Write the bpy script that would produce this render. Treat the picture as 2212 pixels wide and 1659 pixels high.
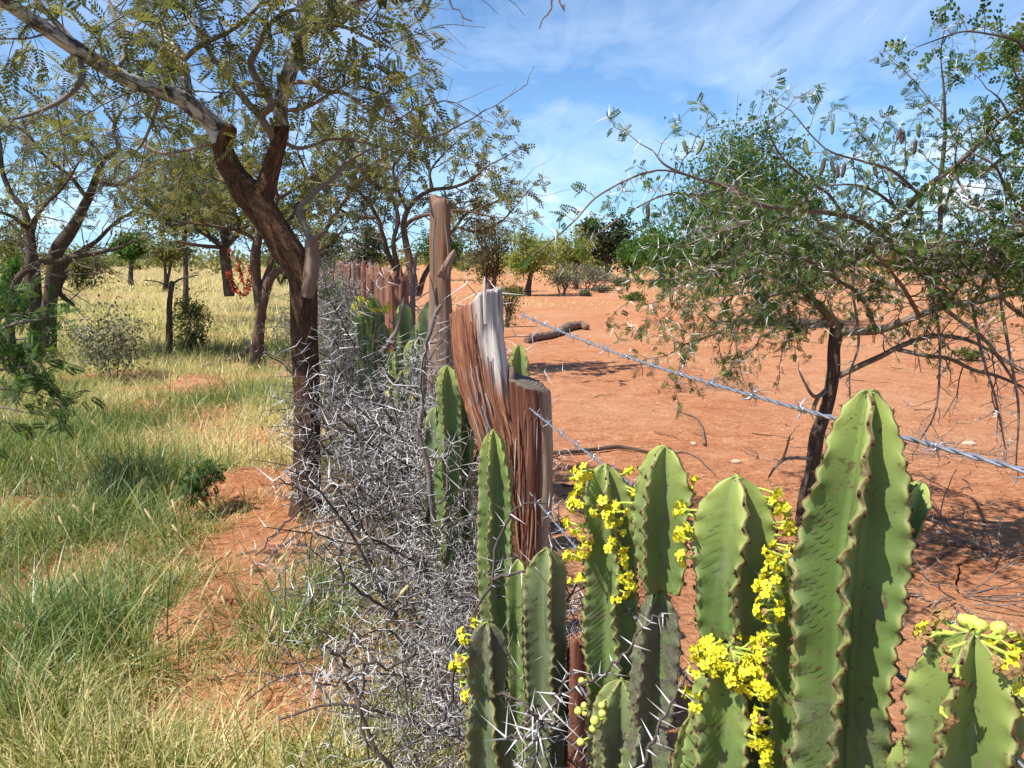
import bpy, math, random
import numpy as np
from math import radians, sin, cos, pi
for _o in list(bpy.data.objects): bpy.data.objects.remove(_o)
SC = bpy.context.scene
COL = SC.collection
random.seed(11)
RG = np.random.default_rng(11)

# ---------------------------------------------------------------- camera
# picture coordinates used for reading the photograph: 2212 x 1659; F is the focal length in those units
F = 1665.0
PITCH = radians(9.2)
CAMZ = 1.6
cam = bpy.data.cameras.new('camera'); cam.sensor_width = 36.0; cam.lens = F/2212*36
cam.clip_start = 0.02; cam.clip_end = 5000
cam_o = bpy.data.objects.new('camera', cam); COL.objects.link(cam_o)
cam_o.location = (0, 0, CAMZ); cam_o.rotation_euler = (pi/2-PITCH, 0, 0)
SC.camera = cam_o

# ---------------------------------------------------------------- sun, sky, exposure
SUN_AZ = np.array([-0.88, -0.47]); SUN_EL = radians(58)
SUN = np.array([SUN_AZ[0]*cos(SUN_EL), SUN_AZ[1]*cos(SUN_EL), sin(SUN_EL)])
SUN = SUN/np.linalg.norm(SUN)
sl = bpy.data.lights.new('sun', 'SUN'); sl.energy = 5.0; sl.angle = radians(0.53); sl.color = (1.0, 0.955, 0.88)
so = bpy.data.objects.new('sun', sl); COL.objects.link(so)
from mathutils import Vector
so.rotation_euler = Vector(SUN.tolist()).to_track_quat('Z', 'Y').to_euler()
SC.view_settings.view_transform = 'Standard'; SC.view_settings.look = 'None'
SC.view_settings.exposure = 0.70; SC.view_settings.gamma = 1.0
try: SC.view_settings.use_curve_mapping = False
except Exception: pass
SC.render.engine = 'CYCLES'
SC.cycles.max_bounces = 6; SC.cycles.diffuse_bounces = 3; SC.cycles.glossy_bounces = 2
SC.cycles.transmission_bounces = 4; SC.cycles.transparent_max_bounces = 6
SC.cycles.sample_clamp_indirect = 6.0

def nd(nt, typ, ins=None, **props):
    n = nt.nodes.new(typ)
    for k, v in props.items(): setattr(n, k, v)
    if ins:
        for k, v in ins.items():
            if isinstance(v, bpy.types.NodeSocket): nt.links.new(v, n.inputs[k])
            else: n.inputs[k].default_value = v
    return n
def rgb(c): return (c[0], c[1], c[2], 1.0)
def ramp(nt, fac, stops, interp='LINEAR'):
    r = nt.nodes.new('ShaderNodeValToRGB'); r.color_ramp.interpolation = interp
    e = r.color_ramp.elements
    while len(e) < len(stops): e.new(0.5)
    for el, (p, c) in zip(e, stops):
        el.position = p; el.color = rgb(c) if hasattr(c, '__len__') else (c, c, c, 1)
    nt.links.new(fac, r.inputs[0])
    return r.outputs[0]
def mixc(nt, fac, a, b, blend='MIX'):
    m = nt.nodes.new('ShaderNodeMix'); m.data_type = 'RGBA'; m.blend_type = blend
    for i, v in ((0, fac), (6, a), (7, b)):
        if isinstance(v, bpy.types.NodeSocket): nt.links.new(v, m.inputs[i])
        else: m.inputs[i].default_value = v if i == 0 else rgb(v)
    return m.outputs[2]
def math_(nt, op, a, b=0.0, c=None):
    m = nt.nodes.new('ShaderNodeMath'); m.operation = op
    for i, v in enumerate((a, b, c)):
        if v is None: continue
        if isinstance(v, bpy.types.NodeSocket): nt.links.new(v, m.inputs[i])
        else: m.inputs[i].default_value = v
    return m.outputs[0]
def mapping(nt, vec, scale=(1,1,1), rot=(0,0,0), loc=(0,0,0)):
    m = nd(nt, 'ShaderNodeMapping', {'Scale': scale, 'Rotation': rot, 'Location': loc})
    nt.links.new(vec, m.inputs[0]); return m.outputs[0]
def noise(nt, vec, scale, detail=4, rough=0.55, dist=0.0):
    n = nd(nt, 'ShaderNodeTexNoise', {'Scale': scale, 'Detail': detail, 'Roughness': rough, 'Distortion': dist})
    nt.links.new(vec, n.inputs['Vector']); return n.outputs[0]

wd = bpy.data.worlds.new('World'); SC.world = wd; wd.use_nodes = True
nt = wd.node_tree; nt.nodes.clear()
sky = nd(nt, 'ShaderNodeTexSky', sky_type='NISHITA', sun_disc=False, sun_elevation=SUN_EL,
         sun_rotation=math.atan2(SUN[0], SUN[1]), air_density=1.0, dust_density=0.35, ozone_density=2.2, altitude=1200)
tc = nd(nt, 'ShaderNodeTexCoord')
sep = nd(nt, 'ShaderNodeSeparateXYZ'); nt.links.new(tc.outputs['Generated'], sep.inputs[0])
zz = math_(nt, 'ADD', math_(nt, 'MAXIMUM', sep.outputs[2], 0.0), 0.12)
cv = nd(nt, 'ShaderNodeCombineXYZ')
nt.links.new(math_(nt, 'DIVIDE', sep.outputs[0], zz), cv.inputs[0])
nt.links.new(math_(nt, 'DIVIDE', sep.outputs[1], zz), cv.inputs[1])
# thin cirrus: fibres drawn out in one direction over broad sheets
c1 = noise(nt, mapping(nt, cv.outputs[0], (0.75, 0.5, 1), (0, 0, radians(40)), (3.1, 1.2, 0)), 1.0, 5, 0.6, 0.8)
c2 = noise(nt, mapping(nt, cv.outputs[0], (2.2, 0.75, 1), (0, 0, radians(56)), (0.3, 4.2, 0)), 1.5, 8, 0.60, 1.2)
cir = math_(nt, 'ADD', math_(nt, 'MULTIPLY', c1, 0.80), math_(nt, 'MULTIPLY', c2, 0.36))
cir = ramp(nt, cir, [(0.52, 0.0), (0.68, 0.38), (0.86, 0.8)])
# low fair-weather cumulus near the horizon
c3 = noise(nt, mapping(nt, tc.outputs['Generated'], (1, 1, 2.6), (0, 0, 0), (0.35, 0.0, 0.1)), 5.5, 6, 0.6)
lowm = math_(nt, 'MULTIPLY', ramp(nt, sep.outputs[2], [(0.0, 1.0), (0.08, 0.9), (0.17, 0.0)]), ramp(nt, c3, [(0.56, 0.0), (0.66, 1.0)]))
hazem = ramp(nt, sep.outputs[2], [(0.0, 0.60), (0.12, 0.30), (0.42, 0.0)])
skyc = mixc(nt, 1.0, sky.outputs[0], (0.42, 0.92, 1.34), 'MULTIPLY')
col = mixc(nt, hazem, skyc, (6.6, 9.0, 11.6))
col = mixc(nt, math_(nt, 'MULTIPLY', cir, 0.66), col, (10.0, 11.2, 12.8))
col = mixc(nt, math_(nt, 'MULTIPLY', lowm, 0.8), col, (11.5, 12.2, 13.0))
bg = nd(nt, 'ShaderNodeBackground', {'Strength': 0.074}); nt.links.new(col, bg.inputs[0])
wo = nd(nt, 'ShaderNodeOutputWorld'); nt.links.new(bg.outputs[0], wo.inputs[0])

# ---------------------------------------------------------------- reading positions
_f = np.array([0, cos(PITCH), -sin(PITCH)]); _u = np.array([0, sin(PITCH), cos(PITCH)]); _r = np.array([1.0, 0, 0])
def P(x, y, Y):
    d = _f + (x-1106)/F*_r - (y-829.5)/F*_u
    return np.array([0, 0, CAMZ]) + d*(Y/d[1])
def RW(w, Y): return w*0.5/F*Y*1.02
def fx(y): return -0.04 - 0.25*(np.asarray(y)-2.3)

# ---------------------------------------------------------------- numpy value noise
def _hash(ix, iy, iz, s):
    h = (ix.astype(np.int64)*374761393 + iy.astype(np.int64)*668265263 + iz.astype(np.int64)*2147483647 + s*974634721) & 0xffffffff
    h = ((h ^ (h >> 13))*1274126177) & 0xffffffff
    h = (h ^ (h >> 16)) & 0xffffffff
    return h.astype(np.float64)/4294967295.0
def vnoise(p, s=0):
    p = np.asarray(p, float); i = np.floor(p); f = p-i; f = f*f*(3-2*f); i = i.astype(np.int64)
    out = 0
    for a in (0, 1):
        for b in (0, 1):
            for c in (0, 1):
                w = (f[:,0] if a else 1-f[:,0])*(f[:,1] if b else 1-f[:,1])*(f[:,2] if c else 1-f[:,2])
                out = out + w*_hash(i[:,0]+a, i[:,1]+b, i[:,2]+c, s)
    return out
def fbm(p, o=3, s=0):
    a, t, n = 0.5, 0, 0; p = np.asarray(p, float)
    for k in range(o): t = t+a*vnoise(p, s+k*17); n += a; a *= 0.5; p = p*2.03+5.2
    return t/n
def fbm2(x, y, sc, o=3, s=0):
    x = np.asarray(x, float); y = np.asarray(y, float)
    return fbm(np.stack([x.ravel()*sc, y.ravel()*sc, np.full(x.size, 0.37)], 1), o, s).reshape(x.shape)

# ---------------------------------------------------------------- mesh builder
def nrm(v): return v/(np.linalg.norm(v, axis=-1, keepdims=True)+1e-12)
class MB:
    def __init__(s): s.v=[]; s.q=[]; s.t=[]; s.ti=[]; s.bk=[]; s.n=0
    def add(s, v, q=None, t=None, tint=0.5, bk=None):
        v = np.asarray(v, float).reshape(-1, 3); m = len(v)
        if q is not None and len(q): s.q.append(np.asarray(q, np.int64).reshape(-1, 4)+s.n)
        if t is not None and len(t): s.t.append(np.asarray(t, np.int64).reshape(-1, 3)+s.n)
        s.v.append(v); s.ti.append(np.broadcast_to(np.asarray(tint, float), (m,)))
        s.bk.append(v if bk is None else bk); s.n += m
    def mesh(s, name, mat, off=(0,0,0), smooth=True):
        me = bpy.data.meshes.new(name)
        if s.n == 0: return me
        v = np.concatenate(s.v)-np.asarray(off, float)
        q = np.concatenate(s.q) if s.q else np.zeros((0,4), np.int64)
        t = np.concatenate(s.t) if s.t else np.zeros((0,3), np.int64)
        me.vertices.add(len(v)); me.vertices.foreach_set('co', v.astype(np.float32).ravel())
        li = np.concatenate([q.ravel(), t.ravel()]).astype(np.int32)
        me.loops.add(len(li)); me.loops.foreach_set('vertex_index', li)
        me.polygons.add(len(q)+len(t))
        ls = np.concatenate([np.arange(len(q))*4, len(q)*4+np.arange(len(t))*3]).astype(np.int32)
        me.polygons.foreach_set('loop_start', ls)
        me.update(calc_edges=True)
        me.polygons.foreach_set('use_smooth', np.full(len(ls), smooth))
        a = me.attributes.new('tint', 'FLOAT', 'POINT'); a.data.foreach_set('value', np.concatenate(s.ti).astype(np.float32))
        a = me.attributes.new('bk', 'FLOAT_VECTOR', 'POINT'); a.data.foreach_set('vector', np.concatenate(s.bk).astype(np.float32).ravel())
        if mat: me.materials.append(mat)
        return me
    def build(s, name, mat, parent=None, kind=None, smooth=True, loc=None):
        off = loc if loc is not None else (np.array(parent.location) if parent else (0,0,0))
        o = bpy.data.objects.new(name, s.mesh(name, mat, off, smooth)); COL.objects.link(o)
        if loc is not None: o.location = loc
        if parent: o.parent = parent
        if kind: o['kind'] = kind
        return o
def tag(o, label, cat, group=None, kind=None):
    o['label'] = label; o['category'] = cat
    if group: o['group'] = group
    if kind: o['kind'] = kind
    return o
def thing(name, label, cat, loc=(0,0,0), group=None):
    o = bpy.data.objects.new(name, None); COL.objects.link(o); o.location = tuple(float(a) for a in loc)
    o.empty_display_size = 0.1
    bpy.context.view_layer.update() if False else None
    return tag(o, label, cat, group)
def copy_tree(o, parent=None):
    c = o.copy(); COL.objects.link(c); c.parent = parent
    for ch in list(o.children): copy_tree(ch, c)
    return c

def spline(pts, n):
    pts = np.asarray(pts, float); m = len(pts)
    e = np.vstack([2*pts[0]-pts[1], pts, 2*pts[-1]-pts[-2]])
    t = np.linspace(0, m-1-1e-9, n); i = t.astype(int); f = (t-i)[:,None]
    a, b, c, d = e[i], e[i+1], e[i+2], e[i+3]
    return 0.5*((2*b)+(-a+c)*f+(2*a-5*b+4*c-d)*f**2+(-a+3*b-3*c+d)*f**3)
def frames(p):
    t = np.gradient(p, axis=0); t = nrm(t)
    ref = np.array([0.31, 0.93, 0.19]) if abs(t[0] @ np.array([0.31, 0.93, 0.19])) < 0.9 else np.array([1.0, 0, 0])
    u = np.zeros_like(p); cur = nrm(np.cross(t[0], ref))
    for i in range(len(p)):
        cur = cur - t[i]*(cur @ t[i]); cur = cur/(np.linalg.norm(cur)+1e-9); u[i] = cur
    return t, u, np.cross(t, u)
def ring_faces(n, k):
    i = np.arange(n-1)[:,None]*k; j = np.arange(k)[None,:]; j2 = (j+1)%k
    return np.stack([i+j, i+j2, i+k+j2, i+k+j], -1).reshape(-1, 4)
def tube(mb, pts, rad, k=6, rough=0.0, tint=0.5, fr=3.0, seed=0, cap=True, thin=False, fl=6.0):
    p = np.asarray(pts, float); n = len(p); rad = np.broadcast_to(np.asarray(rad, float), (n,))
    if thin:
        t = nrm(np.gradient(p, axis=0)); u = nrm(np.cross(t, np.array([0.37, 0.83, 0.41]))); w = np.cross(t, u)
    else: t, u, w = frames(p)
    a = np.arange(k)*2*pi/k; ca, sa = np.cos(a), np.sin(a)
    s = np.concatenate([[0], np.cumsum(np.linalg.norm(np.diff(p, axis=0), axis=1))])
    rr = np.repeat(rad[:,None], k, 1)
    bk = np.stack([np.tile(ca, n), np.tile(sa, n), np.repeat(s, k)], 1)
    if rough > 0:
        q = bk*np.array([fr*0.5, fr*0.5, fl]); q = q+seed*3.7
        rr = rr*(1+rough*(fbm(q, 3, seed)-0.5).reshape(n, k)*2)
    v = p[:,None,:] + rr[:,:,None]*(ca[None,:,None]*u[:,None,:]+sa[None,:,None]*w[:,None,:])
    v = v.reshape(-1, 3); q = ring_faces(n, k); tr = None
    bk = bk.copy(); bk[:,0] *= np.repeat(rad, k)*1; bk[:,1] *= np.repeat(rad, k)
    if cap:
        v = np.vstack([v, p[-1]+t[-1]*rad[-1]*0.35]); bk = np.vstack([bk, [[0, 0, s[-1]]]])
        b = (n-1)*k; tr = [[b+j, b+(j+1)%k, n*k] for j in range(k)]
    mb.add(v, q, tr, tint, bk)
def cones(mb, p, d, L, r, tint=0.5):
    p = np.asarray(p, float); N = len(p)
    if N == 0: return
    d = nrm(np.asarray(d, float)); L = np.broadcast_to(L, (N,)); r = np.broadcast_to(r, (N,))
    u = nrm(np.cross(d, nrm(RG.normal(size=(N, 3))))); w = np.cross(d, u)
    vs = []
    for a in (0, 2*pi/3, 4*pi/3): vs.append(p+r[:,None]*(cos(a)*u+sin(a)*w))
    vs.append(p+d*L[:,None])
    v = np.stack(vs, 1).reshape(-1, 3)
    b = (np.arange(N)*4)[:,None]
    t = np.concatenate([b+np.array([0,1,3]), b+np.array([1,2,3]), b+np.array([2,0,3])])
    mb.add(v, None, t, np.repeat(np.broadcast_to(tint, (N,)), 4))
def inst(mb, tv, tq, pos, X, Z, sc, tint, tv_t=None):
    pos = np.asarray(pos, float); N = len(pos)
    if N == 0: return
    X = nrm(np.asarray(X, float)); Z = np.asarray(Z, float); Y = nrm(np.cross(Z, X)); Z = np.cross(X, Y)
    sc = np.broadcast_to(sc, (N,)); tv = np.asarray(tv, float); m = len(tv)
    v = (tv[None,:,0,None]*X[:,None,:]+tv[None,:,1,None]*Y[:,None,:]+tv[None,:,2,None]*Z[:,None,:])*sc[:,None,None]+pos[:,None,:]
    q = (np.asarray(tq)[None]+(np.arange(N)*m)[:,None,None]).reshape(-1, 4)
    mb.add(v.reshape(-1, 3), q, None, np.repeat(np.broadcast_to(tint, (N,)), m))

# leaf shapes ------------------------------------------------------------------
def feather(npair, plen=0.36, pw=0.085, droop=0.25, ang=62, cup=0.25):
    v, q = [], []
    def strip(a, b, w, nrmv):
        a = np.array(a); b = np.array(b); d = b-a; s = np.cross(d, nrmv); s = s/np.linalg.norm(s)*w
        i = len(v); v.extend([a-s*0.25, a+d*0.55-s, b, a+d*0.55+s]); q.append([i, i+1, i+2, i+3])
    def ax(t): return np.array([t, 0, -droop*t*t])
    strip(ax(0), ax(0.55), 0.012, (0,0,1)); strip(ax(0.5), ax(1.0), 0.012, (0,0,1))
    for k in range(npair):
        t = 0.16+0.82*k/max(1, npair-1); l = plen*(0.55+0.45*sin(pi*(0.2+0.65*t)))
        for s in (-1, 1):
            a = radians(ang-18*t); b = ax(t)+l*np.array([cos(a), s*sin(a), cup*0.5-0.25*l])
            strip(ax(t), b, pw, (0, 0.25*s, 1))
    return np.array(v), np.array(q)
LEAF8 = feather(8, pw=0.060); LEAF6 = feather(6, 0.38, 0.078); LEAF4 = feather(4, 0.42, 0.115); LEAF5 = feather(5, 0.4, 0.085); LEAF3 = feather(3, 0.46, 0.15)
DIAMOND = (np.array([[0,0,0],[0.5,-0.3,0.05],[1,0,-0.12],[0.5,0.3,0.05]]), np.array([[0,1,2,3]]))
OVAL = (np.array([[0,0,0],[0.25,-0.25,0.06],[0.7,-0.26,0.04],[1,0,-0.1],[0.7,0.26,0.04],[0.25,0.25,0.06],[0.45,0,-0.03]]),
        np.array([[0,1,6,5],[1,2,3,6],[6,3,4,5]]))
def scatter_leaves(mb, leaves, shape, size, jitter=0.35, upn=0.8, droop=0.2, tint=(0,1), hang=0.0):
    if not leaves: return
    p = np.array([l[0] for l in leaves]); d = np.array([l[1] for l in leaves]); N = len(p)
    X = nrm(d+RG.normal(size=(N, 3))*jitter+np.array([0, 0, -droop])); Z = nrm(RG.normal(size=(N, 3))*(1-upn)+np.array([0, 0, upn]))
    inst(mb, shape[0], shape[1], p, X, Z, size*RG.uniform(0.65, 1.2, N), RG.uniform(tint[0], tint[1], N))
# ================================================================ materials
def newmat(name):
    m = bpy.data.materials.new(name); m.use_nodes = True; nt = m.node_tree; nt.nodes.clear()
    out = nd(nt, 'ShaderNodeOutputMaterial'); b = nd(nt, 'ShaderNodeBsdfPrincipled')
    nt.links.new(b.outputs[0], out.inputs[0]); b.inputs['Roughness'].default_value = 0.75
    return m, nt, b, out
def attr(nt, name, o='Fac'): return nd(nt, 'ShaderNodeAttribute', attribute_name=name).outputs[o]
def objco(nt): return nd(nt, 'ShaderNodeTexCoord').outputs['Object']
def bump(nt, b, h, strength=0.5, dist=0.01):
    n = nd(nt, 'ShaderNodeBump', {'Strength': strength, 'Distance': dist}); nt.links.new(h, n.inputs['Height']); nt.links.new(n.outputs[0], b.inputs['Normal'])
def leafmat(name, stops, trans=0.35, rough=0.6, spec=0.25, tcol=1.25, var=0.25, vs=6.0):
    m, nt, b, out = newmat(name)
    c = ramp(nt, attr(nt, 'tint'), stops)
    n = noise(nt, objco(nt), vs, 2)
    c = mixc(nt, var, c, mixc(nt, 1.0, c, ramp(nt, n, [(0.3, (0.45,0.5,0.4)), (0.7, (1.35,1.3,1.1))]), 'MULTIPLY'))
    nt.links.new(c, b.inputs['Base Color']); b.inputs['Roughness'].default_value = rough; b.inputs['Specular IOR Level'].default_value = spec
    if trans > 0:
        t = nd(nt, 'ShaderNodeBsdfTranslucent'); nt.links.new(mixc(nt, 1.0, c, (tcol*1.05, tcol*1.1, tcol*0.6), 'MULTIPLY'), t.inputs[0])
        mx = nd(nt, 'ShaderNodeMixShader', {0: trans}); nt.links.new(b.outputs[0], mx.inputs[1]); nt.links.new(t.outputs[0], mx.inputs[2]); nt.links.new(mx.outputs[0], out.inputs[0])
    return m
def barkmat(name, stops, sa=30, sl=5, patch=None, pscale=9, bstr=0.7, bd=0.012, rough=0.9, pr=(0.5, 0.6)):
    m, nt, b, out = newmat(name)
    bk = attr(nt, 'bk', 'Vector')
    sa = sa*2.2
    n1 = noise(nt, mapping(nt, bk, (sa, sa, sl)), 1.0, 6, 0.68, 0.6)
    n2 = noise(nt, mapping(nt, bk, (sa*3, sa*3, sl*5)), 1.0, 3, 0.6)
    h = math_(nt, 'ADD', math_(nt, 'MULTIPLY', n1, 0.75), math_(nt, 'MULTIPLY', n2, 0.3))
    c = ramp(nt, h, stops)
    if patch is not None:
        p = noise(nt, mapping(nt, bk, (pscale*2.2, pscale*2.2, pscale)), 1.0, 5, 0.7, 0.4)
        c = mixc(nt, ramp(nt, p, [(pr[0], 0.0), (pr[1], 1.0)]), c, patch)
    nt.links.new(c, b.inputs['Base Color']); b.inputs['Roughness'].default_value = rough; b.inputs['Specular IOR Level'].default_value = 0.15
    bump(nt, b, h, bstr, bd)
    return m
def plainmat(name, col, rough=0.7, var=0.3, scale=20, spec=0.3, metal=0.0, bstr=0.0):
    m, nt, b, out = newmat(name); n = noise(nt, objco(nt), scale, 4, 0.6)
    c = ramp(nt, n, [(0.25, tuple(a*(1-var) for a in col)), (0.75, tuple(min(1, a*(1+var)) for a in col))])
    nt.links.new(c, b.inputs['Base Color']); b.inputs['Roughness'].default_value = rough; b.inputs['Specular IOR Level'].default_value = spec; b.inputs['Metallic'].default_value = metal
    if bstr: bump(nt, b, n, bstr, 0.004)
    return m
MAT = {}
MAT['bark_brown'] = barkmat('bark_brown', [(0.32, (0.016, 0.009, 0.006)), (0.46, (0.062, 0.033, 0.019)), (0.60, (0.155, 0.082, 0.043)), (0.76, (0.36, 0.22, 0.12))], 26, 17, bd=0.03, bstr=1.0)  # brown bark, darkened overall to carry the crown's shade in its colour
MAT['bark_lichen'] = barkmat('bark_lichen', [(0.3, (0.016, 0.014, 0.013)), (0.5, (0.060, 0.052, 0.045)), (0.75, (0.18, 0.16, 0.14))], 30, 14, (0.52, 0.52, 0.50), 9, bd=0.012, pr=(0.42, 0.54))
MAT['bark_twig'] = barkmat('bark_twig', [(0.3, (0.09, 0.072, 0.055)), (0.7, (0.27, 0.225, 0.18))], 60, 12, bstr=0.3)
MAT['bark_dark'] = barkmat('bark_dark', [(0.3, (0.022, 0.016, 0.012)), (0.5, (0.075, 0.052, 0.038)), (0.75, (0.17, 0.135, 0.105))], 45, 9, bd=0.012)
MAT['bark_thorn'] = barkmat('bark_thorn', [(0.3, (0.055, 0.040, 0.030)), (0.5, (0.155, 0.120, 0.090)), (0.75, (0.36, 0.305, 0.25))], 45, 12, bstr=0.5)
MAT['bark_red'] = barkmat('bark_red', [(0.3, (0.03, 0.018, 0.012)), (0.5, (0.105, 0.062, 0.040)), (0.75, (0.27, 0.19, 0.135))], 25, 5)
MAT['brushwood'] = barkmat('brushwood', [(0.3, (0.040, 0.030, 0.025)), (0.55, (0.105, 0.082, 0.068)), (0.8, (0.24, 0.205, 0.185))], 60, 8, bstr=0.5, bd=0.004)
MAT['deadwood'] = barkmat('deadwood', [(0.3, (0.075, 0.060, 0.052)), (0.55, (0.19, 0.155, 0.135)), (0.8, (0.33, 0.285, 0.255))], 60, 8, bstr=0.5, bd=0.004)
MAT['log'] = barkmat('log', [(0.34, (0.035, 0.020, 0.014)), (0.48, (0.17, 0.105, 0.072)), (0.7, (0.42, 0.31, 0.23))], 26, 9, bd=0.03, bstr=1.0)
MAT['thorn_white'] = plainmat('thorn_white', (0.54, 0.52, 0.50), 0.45, 0.18, 40, 0.4)
MAT['thorn_pale'] = plainmat('thorn_pale', (0.68, 0.66, 0.60), 0.45, 0.18, 40, 0.4)
MAT['leaf_main'] = leafmat('leaf_main', [(0.0, (0.060, 0.080, 0.038)), (0.45, (0.165, 0.170, 0.060)), (0.85, (0.255, 0.235, 0.080)), (1.0, (0.25, 0.19, 0.08))], 0.42)
MAT['leaf_olive'] = leafmat('leaf_olive', [(0.0, (0.075, 0.090, 0.038)), (0.5, (0.165, 0.170, 0.060)), (1.0, (0.28, 0.255, 0.10))], 0.42)
MAT['leaf_acacia'] = leafmat('leaf_acacia', [(0.0, (0.030, 0.070, 0.020)), (0.5, (0.070, 0.135, 0.034)), (0.9, (0.150, 0.215, 0.050)), (1.0, (0.25, 0.25, 0.07))], 0.40, 0.7, 0.12)
MAT['leaf_green'] = leafmat('leaf_green', [(0.0, (0.030, 0.065, 0.018)), (0.5, (0.060, 0.125, 0.028)), (1.0, (0.13, 0.20, 0.05))], 0.35)
MAT['leaf_bright'] = leafmat('leaf_bright', [(0.0, (0.040, 0.10, 0.016)), (0.5, (0.075, 0.17, 0.026)), (1.0, (0.14, 0.25, 0.05))], 0.35)
MAT['leaf_lime'] = leafmat('leaf_lime', [(0.0, (0.14, 0.165, 0.045)), (0.5, (0.27, 0.30, 0.075)), (1.0, (0.40, 0.41, 0.13))], 0.38)
MAT['leaf_dark'] = leafmat('leaf_dark', [(0.0, (0.022, 0.036, 0.018)), (0.5, (0.045, 0.068, 0.030)), (1.0, (0.10, 0.12, 0.055))], 0.25)
MAT['leaf_grey'] = leafmat('leaf_grey', [(0.0, (0.10, 0.10, 0.07)), (0.5, (0.18, 0.18, 0.125)), (1.0, (0.28, 0.265, 0.19))], 0.2)
MAT['leaf_brown'] = leafmat('leaf_brown', [(0.0, (0.060, 0.050, 0.026)), (0.5, (0.125, 0.105, 0.045)), (1.0, (0.19, 0.16, 0.07))], 0.3)
MAT['leaf_rust'] = leafmat('leaf_rust', [(0.0, (0.12, 0.070, 0.030)), (0.5, (0.20, 0.12, 0.045)), (1.0, (0.20, 0.19, 0.07))], 0.3)
MAT['leaf_red'] = leafmat('leaf_red', [(0.0, (0.30, 0.028, 0.022)), (0.6, (0.48, 0.055, 0.04)), (1.0, (0.55, 0.16, 0.09))], 0.3)
MAT['grass'] = leafmat('grass', [(0.0, (0.105, 0.160, 0.036)), (0.25, (0.215, 0.270, 0.060)), (0.42, (0.36, 0.36, 0.115)), (0.58, (0.58, 0.48, 0.22)), (1.0, (0.78, 0.65, 0.36))], 0.36, 0.5, 0.35, 1.0, 0.2, 3.0)
MAT['grass_blue'] = leafmat('grass_blue', [(0.0, (0.13, 0.21, 0.075)), (0.5, (0.27, 0.35, 0.15)), (1.0, (0.46, 0.47, 0.24))], 0.36, 0.4, 0.5, 1.0, 0.15, 3.0)
MAT['litter'] = leafmat('litter', [(0.0, (0.10, 0.055, 0.030)), (0.5, (0.30, 0.20, 0.11)), (1.0, (0.48, 0.36, 0.21))], 0.0)
MAT['pod'] = plainmat('pod', (0.17, 0.20, 0.095), 0.6, 0.35, 60, 0.3)
MAT['pod_dry'] = plainmat('pod_dry', (0.10, 0.075, 0.055), 0.8, 0.35, 60, 0.2)
MAT['stone'] = plainmat('stone', (0.50, 0.36, 0.25), 0.85, 0.25, 30, 0.2, bstr=0.5)
MAT['wire'] = plainmat('wire', (0.42, 0.44, 0.48), 0.42, 0.25, 90, 0.5, 0.75)
MAT['petal'] = plainmat('petal', (0.66, 0.60, 0.028), 0.5, 0.18, 150, 0.3)
MAT['petal_dry'] = plainmat('petal_dry', (0.30, 0.18, 0.075), 0.85, 0.4, 150, 0.2)
MAT['flower_stalk'] = plainmat('flower_stalk', (0.38, 0.46, 0.07), 0.5, 0.2, 60, 0.3)
MAT['berry'] = plainmat('berry', (0.55, 0.56, 0.11), 0.45, 0.15, 60, 0.4)
MAT['cushion'] = plainmat('cushion', (0.085, 0.045, 0.026), 0.95, 0.6, 300, 0.05)

# succulent skin: green faces, paler young tips, tan ribs, small scars
def cactusmat(name, green, tip, cork=0.0):
    m, nt, b, out = newmat(name)
    e = attr(nt, 'tint')               # 0 in the grooves .. 1 on the rib edges
    bk = attr(nt, 'bk', 'Vector')      # x: young tip, y: cork, z: height
    s = nd(nt, 'ShaderNodeSeparateXYZ'); nt.links.new(bk, s.inputs[0])
    oc = objco(nt)
    n1 = noise(nt, oc, 14, 4, 0.6); n2 = noise(nt, oc, 120, 3, 0.6)
    c = mixc(nt, ramp(nt, n1, [(0.3, 0.0), (0.7, 1.0)]), green, tuple(a*0.70 for a in green))
    n7 = noise(nt, mapping(nt, oc, (1, 1, 0.35)), 22, 5, 0.65, 0.6)
    c = mixc(nt, ramp(nt, n7, [(0.50, 0.0), (0.72, 0.55)]), c, (0.23, 0.26, 0.16))
    n8 = noise(nt, mapping(nt, oc, (1, 1, 0.5)), 34, 6, 0.75, 1.0)
    c = mixc(nt, ramp(nt, n8, [(0.57, 0.0), (0.63, 0.75)]), c, (0.17, 0.15, 0.085))
    c = mixc(nt, s.outputs[0], c, tip)
    c = mixc(nt, ramp(nt, e, [(0.84, 0.0), (0.94, 0.7)]), c, (0.30, 0.30, 0.10))
    c = mixc(nt, math_(nt, 'MULTIPLY', ramp(nt, e, [(0.95, 0.0), (0.985, 1.0)]), ramp(nt, n2, [(0.36, 0.0), (0.50, 1.0)])), c, (0.13, 0.075, 0.035))
    n4 = noise(nt, oc, 55, 5, 0.7)
    c = mixc(nt, ramp(nt, n4, [(0.60, 0.0), (0.64, 0.9)]), c, (0.12, 0.085, 0.045))
    n3 = noise(nt, mapping(nt, oc, (1, 1, 0.7)), 60, 5, 0.7, 1.2)
    ck = math_(nt, 'MULTIPLY', s.outputs[1], ramp(nt, n3, [(0.32, 0.0), (0.55, 1.0)]))
    c = mixc(nt, ck, c, mixc(nt, n2, (0.035, 0.028, 0.022), (0.20, 0.19, 0.14)))
    nt.links.new(c, b.inputs['Base Color']); b.inputs['Roughness'].default_value = 0.55; b.inputs['Specular IOR Level'].default_value = 0.32
    bump(nt, b, math_(nt, 'ADD', math_(nt, 'MULTIPLY', n3, ck), math_(nt, 'MULTIPLY', n2, 0.15)), 0.5, 0.003)
    b.inputs['Subsurface Weight'].default_value = 0.0
    return m
MAT['cactus'] = cactusmat('cactus', (0.150, 0.225, 0.060), (0.36, 0.42, 0.10))
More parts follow.
